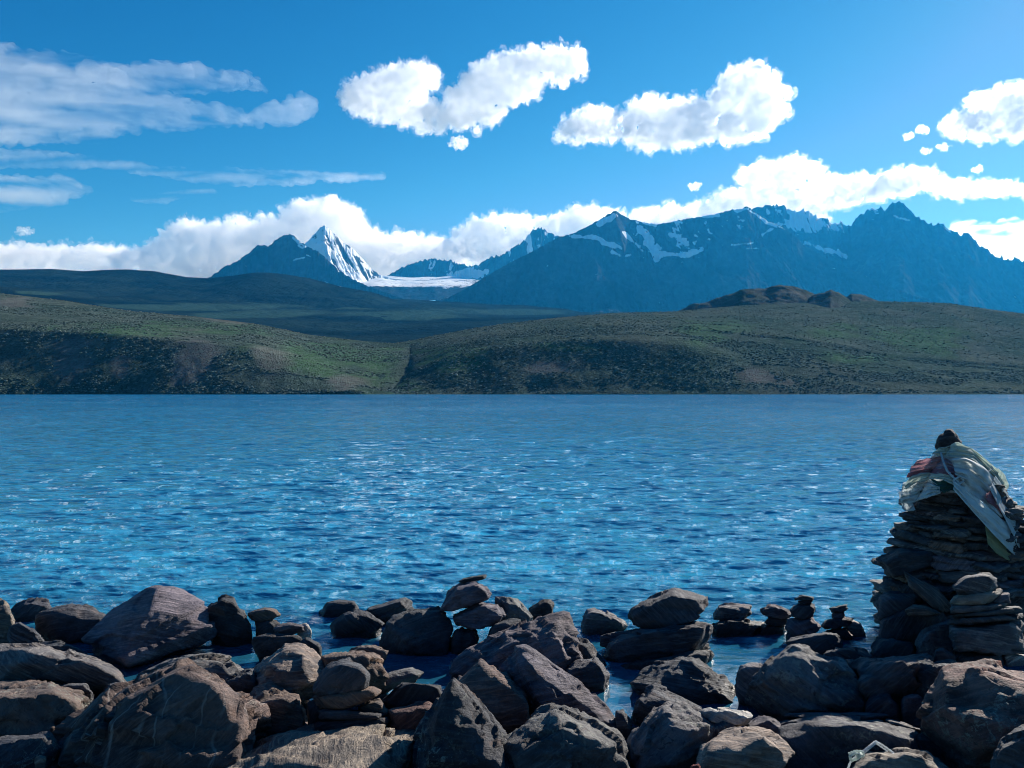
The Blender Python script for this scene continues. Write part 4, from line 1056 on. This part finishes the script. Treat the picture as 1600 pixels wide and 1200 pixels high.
R('rock', "pale grey rock propped against the square-based stack", 'rock', 5, [(793, 580), (800, 520), (830, 468), (930, 400), (990, 388), (1010, 480), (1000, 600), (900, 615), (810, 605)], 5.95, 'gray', 'l', group=GS)
R('rock', "dark blue-grey rock left above the red-brown boulder", 'rock', 5, [(792, 700), (815, 650), (890, 620), (1000, 640), (1010, 700), (930, 790), (870, 840), (800, 800)], 5.0, 'slate', 'l', group=GS)
R('stone', "small dark wedge of slate behind the blue-grey rock", 'stone', 5, [(888, 572), (930, 560), (975, 572), (1003, 605), (1000, 642), (910, 615)], 5.5, 'dark', group=GS, level=4)
R('boulder', "massive red-brown boulder blotched with black lichen in the right corner", 'boulder', 5, [(800, 970), (830, 880), (880, 800), (938, 692), (1100, 688), (1180, 657), (1380, 690), (1560, 760), (1620, 900), (1620, 1300), (1000, 1300), (850, 1120)], 4.3, 'red', 'l', T=1.2, group=GS, lumps=1.2, strata=.5,
  ridge=[(960, 760, -.1), (1180, 720, -.1), (900, 930, -.4), (1000, 1150, -.55), (1200, 950, -.55), (1400, 1000, -.6), (1400, 780, -.3), (1200, 1200, -.65)], chips=6)
R('boulder', "wide low dark boulder in the foreground behind the knotted string", 'boulder', 5, [(40, 950), (110, 925), (380, 928), (500, 955), (640, 960), (790, 1008), (812, 1110), (780, 1200), (700, 1290), (100, 1290), (50, 1100)], 4.5, 'slate', 'l', T=.9, group=GS, tilt=.4)
R('slab', "thin dark slate lying on the wide low boulder, longer of two", 'slab', 5, [(100, 915), (180, 902), (330, 898), (520, 905), (630, 915), (632, 940), (500, 950), (300, 935), (120, 930)], 4.75, 'slate', group=GS, sink=0, T=.3, level=4, strata=1.5)
R('slab', "short thin slate with a pale edge jutting over the wide low boulder", 'slab', 5, [(632, 934), (700, 948), (812, 988), (815, 1000), (760, 1000), (640, 955)], 4.6, 'gray', group=GS, sink=0, T=.25, level=4)
R('rock', "pale layered rock at the bottom edge wrapped with white string", 'rock', 5, [(440, 1230), (480, 1165), (560, 1130), (640, 1130), (740, 1112), (832, 1120), (850, 1150), (940, 1210), (900, 1290), (450, 1290)], 3.95, 'tan', group=GS, T=.5, strata=1.5)
R('rock', "blue-grey rock in the bottom right corner", 'rock', 5, [(1200, 1110), (1240, 1050), (1380, 980), (1500, 1000), (1560, 1290), (1210, 1290)], 3.75, 'slate', group=GS)
R('rock', "dark rock low between the wide boulder and the red-brown one", 'rock', 5, [(790, 1050), (850, 1000), (940, 1050), (960, 1200), (900, 1290), (780, 1290)], 4.3, 'dark', group=GS, level=4)
R('rock', "low dark boulder seen behind the small tan rocks at the bottom centre", 'rock', 4, [(1080, 960), (1180, 930), (1300, 940), (1340, 1010), (1300, 1100), (1150, 1080)], 4.7, 'slate', group=GS, level=4)

# -- small stacked cairns: every stone is a thing of its own
def stack(crop, Y, items, group, mat='r', T=.26, level=4):
    for (label, tone, pts, *dy) in items:
        w = (max(p[0] for p in pts) - min(p[0] for p in pts)) * 400 / 1371 / F * Y
        R('stone', label, 'stone', crop, pts, Y + (dy[0] if dy else 0), tone, mat, T=min(T, max(.8 * w, .08)), sink=0, group=group, level=level, tilt=.12, strata=1.5, chips=5, chip=(.80, .97))
stack(2, 4.75, [
    ("big tilted grey slab crowning the slate stack in the left foreground", 'slate', [(468, 775), (500, 710), (550, 652), (642, 610), (730, 625), (792, 690), (760, 770), (660, 800), (548, 838), (480, 812)]),
    ("wedge-shaped slate jutting right under the crowning slab", 'brown', [(490, 815), (560, 820), (700, 780), (780, 765), (835, 790), (815, 815), (720, 855), (620, 885), (520, 880)]),
    ("pale brown stone at the right of the slate stack, below the jutting wedge", 'brown', [(715, 870), (770, 845), (832, 830), (895, 915), (850, 935), (740, 925)], .05),
    ("thin long slate in the middle of the slate stack", 'slate', [(515, 888), (600, 880), (720, 890), (862, 908), (852, 935), (700, 945), (530, 938)], -.03),
    ("tall dark block on the left side of the slate stack", 'dark', [(450, 850), (500, 820), (532, 850), (540, 960), (520, 1060), (470, 1062), (452, 960)], .02),
    ("thick bottom stone of the slate stack in the left foreground", 'slate', [(475, 950), (540, 942), (700, 945), (900, 922), (878, 985), (830, 1020), (700, 1062), (480, 1070)])],
    "stones of the slate stack", T=.3)
stack(4, 7.05, [
    ("flat pale-topped stone capping the small stack nearest the lake rocks", 'purple', [(985, 352), (1040, 320), (1130, 346), (1158, 385), (1110, 402), (1015, 385)]),
    ("dark middle stone of the small stack nearest the lake rocks", 'dark', [(1008, 420), (1035, 390), (1132, 400), (1135, 425), (1110, 440), (1020, 440)]),
    ("dark wet bottom stone of the small stack nearest the lake rocks", 'dark', [(975, 470), (1000, 430), (1125, 438), (1118, 540), (1020, 545), (985, 510)])],
    "stones of the three small lakeside stacks", T=.4)
stack(5, 6.75, [
    ("round dark cap stone of the middle small lakeside stack", 'slate', [(145, 290), (180, 271), (242, 284), (243, 297), (200, 302), (150, 300)]),
    ("small disc of dark stone just below the cap of the middle stack", 'dark', [(158, 304), (200, 300), (236, 302), (232, 318), (170, 320)]),
    ("dark cup-shaped stone in the middle small stack", 'slate', [(118, 352), (160, 320), (258, 320), (250, 352), (238, 385), (180, 404), (132, 385)]),
    ("broad purple-grey stone low in the middle small stack", 'purple', [(102, 445), (112, 402), (160, 395), (222, 388), (288, 440), (245, 478), (180, 495), (112, 475)]),
    ("flat base stone under the middle small stack", 'slate', [(100, 510), (112, 470), (180, 478), (250, 478), (270, 500), (180, 545), (105, 535)])],
    "stones of the three small lakeside stacks", T=.4)
stack(5, 6.85, [
    ("slightly tilted thin cap stone of the small stack nearest the tall cairn", 'slate', [(328, 342), (420, 322), (430, 345), (400, 362), (345, 364)]),
    ("narrow post stone holding up the tilted cap stone", 'purple', [(348, 362), (402, 360), (416, 396), (338, 400)]),
    ("wide flat dark stone under the narrow post stone", 'dark', [(288, 440), (312, 405), (400, 388), (462, 398), (440, 430), (380, 452), (305, 458)]),
    ("dark flat bottom stone of the stack nearest the tall cairn", 'dark', [(300, 475), (340, 450), (425, 452), (458, 490), (430, 512), (320, 505)])],
    "stones of the three small lakeside stacks", T=.38)
R('rock', "white glinting wet rock just right of the small stacks", 'rock', 5, [(408, 445), (440, 412), (520, 436), (524, 470), (470, 512), (430, 490)], 6.95, 'pale', group=GS, level=4)
GQ = "stones of the square-based stack"
stack(5, 5.7, [
    ("big rounded pale stone crowning the square-based stack by the tall cairn", 'gray', [(988, 222), (1060, 170), (1130, 155), (1185, 156), (1222, 182), (1215, 240), (1130, 300), (1060, 300), (1005, 270)]),
    ("thin tan slate right under the crowning pale stone", 'tan', [(978, 300), (1010, 275), (1130, 300), (1240, 240), (1245, 268), (1160, 322), (1010, 330), (975, 318)]),
    ("small blocky stone at the right shoulder of the square-based stack", 'purple', [(1235, 268), (1290, 262), (1300, 315), (1230, 330), (1200, 310)]),
    ("rough grey slate second from the crown of the square-based stack", 'gray', [(972, 352), (990, 325), (1110, 335), (1200, 318), (1290, 315), (1240, 350), (1100, 365), (975, 372)]),
    ("long dark slate across the middle of the square-based stack", 'slate', [(975, 380), (1100, 366), (1240, 345), (1340, 330), (1360, 352), (1250, 382), (1000, 392)]),
    ("thin dark slate lying directly on the thick square block", 'slate', [(978, 415), (1020, 395), (1200, 385), (1350, 375), (1365, 400), (1200, 415), (985, 432)]),
    ("thick square grey block, the main course of the square-based stack", 'gray', [(972, 450), (985, 435), (1080, 428), (1330, 405), (1372, 450), (1375, 565), (1250, 580), (980, 582)]),
    ("lowest dark block under the thick square one", 'slate', [(1000, 585), (1100, 582), (1245, 588), (1255, 650), (1110, 685), (1010, 650)]),
    ("speckled pale block right of the lowest dark block", 'pale', [(1250, 590), (1300, 584), (1450, 590), (1460, 640), (1280, 660)])],
    GQ, mat='r', T=.5, level=4)

# ------------------------------------------------------------------ tall cairn
CX, CYY = (1500 - 800) / F * 7.0, 7.0
PROF = [(-.2, .76), (0, .72), (.3, .69), (.62, .65), (.70, .58), (.95, .54), (1.12, .46), (1.26, .37), (1.38, .30), (1.48, .26), (1.60, .16), (1.70, .09), (1.8, .06)]
def cr(z): return float(np.interp(z, [a for a, b in PROF], [b for a, b in PROF]))
ORD = ["lowest", "second", "third", "fourth", "fifth", "sixth", "seventh", "eighth", "ninth", "tenth", "eleventh", "twelfth", "thirteenth", "fourteenth", "fifteenth", "sixteenth", "seventeenth", "eighteenth", "nineteenth", "twentieth", "uppermost"]
def slab_pts(cx, cyy, cz, w, d, h, ang, rng, taper=.12):
    pts = []
    for sx in (-1, 1):
        for sy in (-1, 1):
            for sz in (-1, 1):
                k = 1 - rng.uniform(0, taper)
                x, y, z = sx * w / 2 * k + rng.uniform(-.06, .06) * w, sy * d / 2 * (1 - rng.uniform(0, .25)), sz * h / 2 * (1 - rng.uniform(0, .25))
                pts.append((cx + x * math.cos(ang) - y * math.sin(ang), cyy + x * math.sin(ang) + y * math.cos(ang), cz + z + x * .0))
    for s in (-1, 1):
        x, y = s * w / 2 * rng.uniform(.95, 1.08), rng.uniform(-.2, .2) * d
        pts.append((cx + x * math.cos(ang) - y * math.sin(ang), cyy + x * math.sin(ang) + y * math.cos(ang), cz + rng.uniform(-.2, .2) * h))
    y = -d / 2 * rng.uniform(1.0, 1.12); x = rng.uniform(-.3, .3) * w
    pts.append((cx + x * math.cos(ang) - y * math.sin(ang), cyy + x * math.sin(ang) + y * math.cos(ang), cz + rng.uniform(-.2, .2) * h))
    return pts
def build_cairn():
    rng = random.Random(12)
    z, course, sd_ = -.12, 0, 4000
    PL = ["far left", "left side", "left of middle", "middle", "right of middle", "right side", "far right"]; used_labels = set()
    while z < 1.30:
        h = rng.uniform(.065, .115) if z < .5 else rng.uniform(.045, .085)
        if z < .15: h = rng.uniform(.13, .2)
        if z > 1.2: h = rng.uniform(.07, .1)
        r = cr(z + h / 2)
        a = math.radians(-112 + rng.uniform(-8, 8))
        j = 0; used = set()
        while a < math.radians(108):
            w = rng.uniform(.17, .36) * (1.15 if z < .5 else 1.0)
            w = min(w, r * 1.0)
            da = w / r
            am = a + da / 2
            out = rng.uniform(-.06, .075)
            d = rng.uniform(.26, .36) if r > .4 else r
            rr = r + out - d / 2
            x, y = CX + rr * math.sin(am), CYY - rr * math.cos(am)
            hh = h * rng.uniform(.62, 1.2)
            pts = slab_pts(x, y, z + h / 2 + rng.uniform(-.008, .008), w * rng.uniform(.98, 1.18), d, hh, am + rng.uniform(-.3, .3), rng)
            if rng.random() < .5:
                tl = rng.uniform(-.2, .2); pts = [(px, py_, pz + (px - x) * tl) for px, py_, pz in pts]
            tone = rng.choice(['slate', 'slate', 'slate', 'dark', 'purple', 'gray', 'brown'])
            deg = math.degrees(am)
            pi = min(6, max(0, int((deg + 100) / 200 * 7)))
            while (pi in used) and pi < 6: pi += 1
            size = "thin" if hh < .06 else ("thick" if hh > .1 else "flat")
            tn = {'slate': 'dark grey', 'dark': 'blackish', 'purple': 'purplish', 'gray': 'grey', 'brown': 'brownish'}[tone]
            side = PL[pi]
            lab = f"{size} {tn} slab in the {ORD[min(course, 20)]} course of the cairn, {side}"
            if lab in used_labels: lab = lab.replace(" slab", " stone")
            if lab in used_labels: lab = lab.replace("flat ", "broad ").replace("thin ", "slim ").replace("thick ", "chunky ")
            if lab in used_labels: lab = lab.replace(" stone", " chunk")
            used_labels.add(lab); used.add(pi)
            add_rock('cairn_stone', lab, 'stone', pts, sd_, tone, 'r', "stones of the tall cairn", level=4, chips=7, chip=(.74, .96), strata=1.3, rough=1.8, fract=1.2)
            sd_ += 1; a += da * rng.uniform(.93, 1.0); j += 1
        z += h * .97; course += 1
    # core of rubble
    nr, nc = 26, 40
    zs = np.linspace(-.25, 1.68, nr)
    P = np.zeros((nr, nc + 1, 3))
    for i, zz in enumerate(zs):
        rr = max(cr(zz) - .12, .03) if i < nr - 1 else .001
        for k in range(nc + 1):
            a = 2 * math.pi * k / nc
            P[i, k] = (CX + rr * math.cos(a), CYY + rr * math.sin(a), zz)
    q = P.reshape(-1, 3)
    n = fbm(q * 9, 3, 77).reshape(nr, nc + 1)
    n[:, -1] = n[:, 0]
    P[..., 0] += (P[..., 0] - CX) * n * .25; P[..., 1] += (P[..., 1] - CYY) * n * .25
    o = grid_mesh("rubble", P[::-1], M_ROCK); o.color = TONES['dark'] + (1,)
    tag(o, "packed dark rubble filling the inside of the tall cairn", "rubble", kind="stuff")
build_cairn()
# jutting long slabs on the left of the cairn, and sloping ones at its foot
for k, (lab, pts, Y, tone) in enumerate([
    ("long black slab jutting out furthest to the left of the tall cairn", [(586, 80), (700, 20), (900, 40), (900, 110), (700, 120), (628, 182), (600, 130)], 6.75, 'dark'),
    ("long slanting brown slab leaning against the front of the tall cairn", [(735, 150), (800, 190), (900, 240), (985, 330), (975, 375), (900, 350), (800, 260), (745, 215)], 6.3, 'brown'),
    ("blocky dark stone low on the left side of the tall cairn", [(595, 300), (640, 255), (790, 260), (830, 310), (720, 370), (620, 390), (598, 350)], 6.4, 'slate'),
    ("big dark stone at the foot of the tall cairn", [(600, 400), (720, 350), (780, 320), (900, 340), (950, 400), (860, 500), (780, 525), (605, 500)], 6.3, 'slate'),
    ("pale-edged brown stone low in the tall cairn above its foot", [(730, 350), (780, 322), (870, 330), (930, 370), (850, 390), (750, 385)], 6.15, 'brown')]):
    R('cairn_stone', lab, 'stone', 5, pts, Y, tone, T=.4, sink=0 if k in (0, 1, 4) else .1, group="stones of the tall cairn", level=4, strata=1.4)
R('cairn_stone', "black pointed stone on the very tip of the tall cairn", 'stone', 0, [(1464, 690), (1468, 680), (1480, 671), (1486, 669), (1491, 675), (1504, 691), (1495, 700), (1470, 702)], 7.0, 'dark', T=.2, chips=2, p=90, lumps=.3, sink=.04, level=4, group="stones of the tall cairn", tilt=0)

# ------------------------------------------------------------------ prayer scarves on the cairn
def mat_cloth(name, col, trans=.58):
    t = NT(name)
    tc = t.n('ShaderNodeTexCoord')
    n = t.noise(tc.outputs['Object'], 9.0, 4, .6)
    wv = t.noise(tc.outputs['Object'], 240.0, 2, .5)
    c = t.mix(t.ramp(n, [(.35, 0), (.7, .5)]), tuple(col), tuple(x * .6 for x in col))
    b = t.n('ShaderNodeBump'); b.inputs['Strength'].default_value = .3; b.inputs['Distance'].default_value = .004
    t.link(wv, b.inputs['Height'])
    d = t.n('ShaderNodeBsdfPrincipled', i_Roughness=.8); t.link(c, d.inputs['Base Color']); t.link(b.outputs[0], d.inputs['Normal'])
    d.inputs['Specular IOR Level'].default_value = .2
    tr = t.n('ShaderNodeBsdfTranslucent'); t.link(c, tr.inputs['Color'])
    m = t.n('ShaderNodeMixShader'); m.inputs[0].default_value = trans
    t.link(d.outputs[0], m.inputs[1]); t.link(tr.outputs[0], m.inputs[2]); t.link(m.outputs[0], t.out.inputs[0])
    return t.m
CL = {k: mat_cloth("cloth_" + k, v) for k, v in {'white': (.82, .86, .86), 'greenish': (.72, .79, .74), 'pink': (.62, .46, .50), 'red': (.50, .24, .28), 'green': (.06, .17, .14), 'yellow': (.45, .45, .28), 'grey': (.70, .76, .79)}.items()}

def pxline(pts, n):
    p = np.array(pts, float); d = np.r_[0, np.cumsum(np.hypot(*np.diff(p, axis=0).T))]; t = np.linspace(0, d[-1], n)
    o = np.stack([np.interp(t, d, p[:, 0]), np.interp(t, d, p[:, 1])], 1)
    for _ in range(int(n / 9)): o[1:-1] = .25 * o[:-2] + .5 * o[1:-1] + .25 * o[2:]
    return o
def cairn_Y(px, py):
    z = EYE + (HZ - py) / F * 6.8
    r = np.interp(z, [a for a, b in PROF], [b for a, b in PROF])
    x = (px - 1500) / F * 6.8
    return CYY - np.sqrt(np.maximum(r * r - x * x, 0))
def drape(label, A, B, col, folds=5, amp=.022, off=.05, seed=1, nu=90, nv=44, cat='scarf', wrinkle=.5, group="cloth scarves tied round the tall cairn"):
    """cloth between an upper edge A and a lower edge B (photo pixels), laid on the cairn and gathered in folds running along it"""
    a, b = pxline(A, nu), pxline(B, nu)
    v = np.linspace(0, 1, nv)[None, :]; u = np.linspace(0, 1, nu)[:, None]
    PX = a[:, :1] * (1 - v) + b[:, :1] * v; PY = a[:, 1:] * (1 - v) + b[:, 1:] * v
    q = np.stack([(u * 3 + 0 * v).ravel(), (v * folds * .5 + 0 * u).ravel(), 0 * (u + v).ravel() + seed], 1)
    n = fbm(q, 4, seed, .6).reshape(nu, nv)
    q2 = np.stack([(u * 2.2 + 0 * v).ravel(), (v * folds * 1.3 + u * 1.5).ravel(), 0 * (u + v).ravel() + seed], 1)
    rg = ridged(q2, 3, seed + 5, .55).reshape(nu, nv)
    fold = np.sin(v * folds * 6.28 + n * 3.5 + u * 2) * .35 + (rg - .6) * 2.2 + n * wrinkle
    PY = PY + n * 5.0
    PX = PX + n * 3.5
    Y = cairn_Y(PX, PY) - off - fold * amp * 1.35
    X = (PX - 800) / F * Y; Z = EYE + (HZ - PY) / F * Y
    o = grid_mesh("prayer_scarf", np.stack([X, Y, Z], -1), CL[col])
    s = o.modifiers.new("thickness", 'SOLIDIFY'); s.thickness = .004; s.offset = 0
    return tag(o, label, cat, group)
drape("wide greenish-white cloth swathing the shoulders of the tall cairn", [(1452, 722), (1462, 708), (1478, 698), (1500, 692), (1520, 700), (1545, 724), (1568, 752)], [(1418, 770), (1440, 768), (1470, 765), (1495, 768), (1520, 790), (1545, 808), (1582, 812)], 'grey', 6, .030, .03, 1)
drape("smooth pale green scarf over the crown of the tall cairn, just under its tip", [(1466, 700), (1482, 696), (1496, 690), (1518, 700), (1545, 722), (1560, 735)], [(1458, 712), (1475, 712), (1500, 714), (1520, 716), (1540, 735), (1556, 752)], 'greenish', 3, .022, .085, 2)
drape("faded pink cloth folded across the left shoulder of the tall cairn", [(1432, 722), (1450, 714), (1470, 712), (1485, 720)], [(1417, 744), (1440, 742), (1470, 738), (1498, 744)], 'pink', 4, .022, .09, 3)
drape("dark red strip of cloth under the faded pink cloth", [(1418, 738), (1440, 734), (1468, 730), (1488, 732)], [(1416, 746), (1440, 744), (1470, 742), (1500, 746)], 'red', 2, .010, .115, 4)
drape("pale rolled scarf arching under the pink cloth to the knot", [(1412, 756), (1425, 744), (1450, 739), (1475, 740), (1498, 748)], [(1416, 766), (1430, 754), (1452, 748), (1474, 750), (1494, 758)], 'greenish', 2, .018, .125, 5)
drape("crumpled white scarf bundle hanging at the left side of the cairn", [(1412, 756), (1430, 752), (1450, 750), (1466, 756)], [(1406, 786), (1422, 784), (1445, 776), (1468, 768)], 'white', 4, .036, .10, 6, wrinkle=1.2)
drape("thin white scarf end dangling below the bundle on the left", [(1405, 770), (1412, 768), (1420, 772)], [(1408, 792), (1418, 800), (1430, 796)], 'grey', 2, .02, .07, 7)
drape("dark green cloth tucked below the rolled pale scarf", [(1455, 750), (1470, 750), (1490, 754)], [(1466, 766), (1478, 768), (1492, 766)], 'green', 2, .012, .115, 8)
drape("long white scarf tail sweeping down the right flank of the cairn", [(1492, 752), (1508, 764), (1535, 785), (1565, 812), (1590, 832), (1600, 845)], [(1488, 762), (1503, 780), (1525, 805), (1550, 832), (1575, 858), (1596, 878)], 'white', 2, .020, .20, 9, nu=120)
drape("thin yellowish cloth hanging behind the long scarf tail", [(1538, 812), (1552, 828), (1572, 850), (1590, 868)], [(1545, 852), (1555, 862), (1570, 872), (1582, 876)], 'yellow', 2, .012, .15, 10)
drape("gathered white cloth with dark gaps on the right shoulder of the cairn", [(1488, 718), (1512, 716), (1540, 732), (1562, 756), (1578, 790), (1590, 815)], [(1495, 752), (1512, 770), (1530, 785), (1548, 800), (1562, 815), (1580, 835)], 'white', 5, .036, .15, 11, wrinkle=1.2)
drape("small dark red pennant poking out on the right side of the cairn", [(1541, 774), (1548, 768), (1556, 772)], [(1544, 786), (1554, 792), (1566, 802)], 'red', 2, .012, .20, 12)
drape("pale cloth streaming down the outer right edge of the cairn", [(1556, 745), (1574, 770), (1590, 800), (1606, 840)], [(1545, 760), (1560, 790), (1576, 822), (1592, 856)], 'grey', 3, .02, .24, 13)
drape("rounded pale flap of cloth standing off the right edge of the cairn", [(1550, 734), (1560, 731), (1570, 742), (1575, 756)], [(1552, 752), (1558, 766), (1565, 772), (1572, 764)], 'greenish', 1, .008, .04, 14)

def tube(pts, rad, mat, name, label, cat, group=None, wob=.0, seed=1, sides=7):
    P = [Vector(p) for p in pts]
    cu = np.array([p[:] for p in P]); n = 14 * len(P)
    d = np.r_[0, np.cumsum(np.linalg.norm(np.diff(cu, axis=0), axis=1))]; t = np.linspace(0, d[-1], n)
    c = np.stack([np.interp(t, d, cu[:, k]) for k in range(3)], 1)
    for _ in range(4): c[1:-1] = .25 * c[:-2] + .5 * c[1:-1] + .25 * c[2:]
    G = np.zeros((n, sides + 1, 3))
    for i in range(n):
        tg = Vector(c[min(i + 1, n - 1)] - c[max(i - 1, 0)]).normalized()
        s = tg.orthogonal().normalized(); b = tg.cross(s)
        for k in range(sides + 1):
            a = 2 * math.pi * k / sides + i * .5
            rr = rad * (1 + .25 * math.sin(2 * a + i * .9))
            G[i, k] = c[i] + np.array((s * math.cos(a) + b * math.sin(a)) * rr)
    o = grid_mesh(name, G, mat)
    return tag(o, label, cat, group)
def cpt(px, py, off): return wp(px, py, float(cairn_Y(np.array(px), np.array(py))) - off)
tube([cpt(1470, 708, .13), cpt(1474, 722, .15), cpt(1480, 736, .15), cpt(1492, 748, .17), cpt(1500, 756, .17), cpt(1492, 760, .17), cpt(1490, 750, .18), cpt(1500, 744, .17), cpt(1506, 752, .17), cpt(1496, 758, .18)], .009, CL['grey'], "knotted_cord", "knotted pale cord tying the scarves in the middle of the cairn", "cord")
tube([cpt(1500, 754, .16), cpt(1515, 748, .14), cpt(1535, 742, .12), cpt(1552, 732, .10), cpt(1548, 728, .09)], .006, CL['grey'], "cord", "thin pale cord running over the right shoulder of the cairn", "cord")

# string on the foremost rock
def spt(x, y, Y): (a, b), = conv(5, [(x, y)]); return wp(a, b, Y)
tube([spt(425, 1215, 3.70), spt(440, 1170, 3.68), spt(468, 1140, 3.66), spt(500, 1118, 3.66), spt(540, 1085, 3.68), spt(575, 1056, 3.72), spt(610, 1075, 3.74), spt(672, 1118, 3.74)], .0048, CL['white'], "white_string", "white string looped into a peak over the pale rock at the bottom edge", "string")
tube([spt(432, 1125, 3.64), spt(470, 1110, 3.63), spt(505, 1112, 3.62), spt(512, 1135, 3.62), spt(490, 1140, 3.62), spt(470, 1118, 3.61), spt(440, 1135, 3.62), spt(445, 1160, 3.63), spt(480, 1150, 3.62), spt(500, 1122, 3.60)], .0065, CL['greenish'], "string_knot", "tangled pale knot at the left end of the white string", "string")
tube([spt(510, 1125, 3.66), spt(545, 1095, 3.68), spt(578, 1068, 3.71), spt(640, 1110, 3.72)], .0032, CL['white'], "white_string", "thinner inner strand running beside the looped white string", "string")
# red scrap and white cloth end
R('red_stone', "small bright red pebble peeping in at the bottom edge of the picture", 'pebble', 4, [(612, 1200), (625, 1182), (655, 1176), (670, 1195), (665, 1225), (615, 1225)], 3.6, 'red', T=.05, sink=.02, level=3).color = (.55, .07, .05, 1)

# ------------------------------------------------------------------ bank under the rocks
def build_bank():
    xs = np.linspace(-16, 16, 420); ys = np.r_[np.linspace(-4, 2.4, 30), np.linspace(2.5, 8, 180), np.linspace(8.2, 16, 30)]
    X, Y = np.meshgrid(xs, ys)
    Z = np.interp(Y, [-4, 0, 3.2, 4.0, 4.7, 5.3, 6.2, 8, 16], [.55, .5, .28, .12, .0, -.10, -.2, -.55, -2.0])
    q = np.stack([X.ravel(), Y.ravel(), 0 * X.ravel()], 1)
    Z = Z + (fbm(q * 2.2, 5, 5, .6).reshape(X.shape)) * .09
    o = grid_mesh("ground", np.stack([X, Y, Z], -1), M_ROCK); o.color = (.05, .047, .045, 1)
    tag(o, kind="structure")
    rng = np.random.default_rng(9); V, Fc = [], []; iv, fc = ico(2); off = 0
    for _ in range(2600):
        x, y = rng.uniform(-5.5, 5.5), rng.uniform(2.2, 5.9)
        s = rng.uniform(.012, .05) * (1 + 1.3 * (rng.random() < .12))
        z = float(np.interp(y, [-4, 0, 3.2, 4.0, 4.7, 5.3, 6.2, 8, 16], [.55, .5, .28, .12, .0, -.10, -.2, -.55, -2.0])) + s * .4
        nn = fbm(iv * 1.3 + rng.uniform(0, 90, 3), 2, 3)
        V.append(iv * (1 + nn[:, None] * .5) * s * np.array([rng.uniform(.8, 1.5), rng.uniform(.8, 1.5), rng.uniform(.4, .8)]) + np.array([x, y, z])); Fc.append(fc + off); off += len(iv)
    me = tri_mesh("gravel", np.concatenate(V), np.concatenate(Fc), M_ROCK)
    g = bpy.data.objects.new("gravel", me); COL.objects.link(g); g.color = (.09, .08, .075, 1)
    tag(g, "dark loose gravel and pebbles filling gaps between shore rocks", "gravel", kind="stuff")
build_bank()
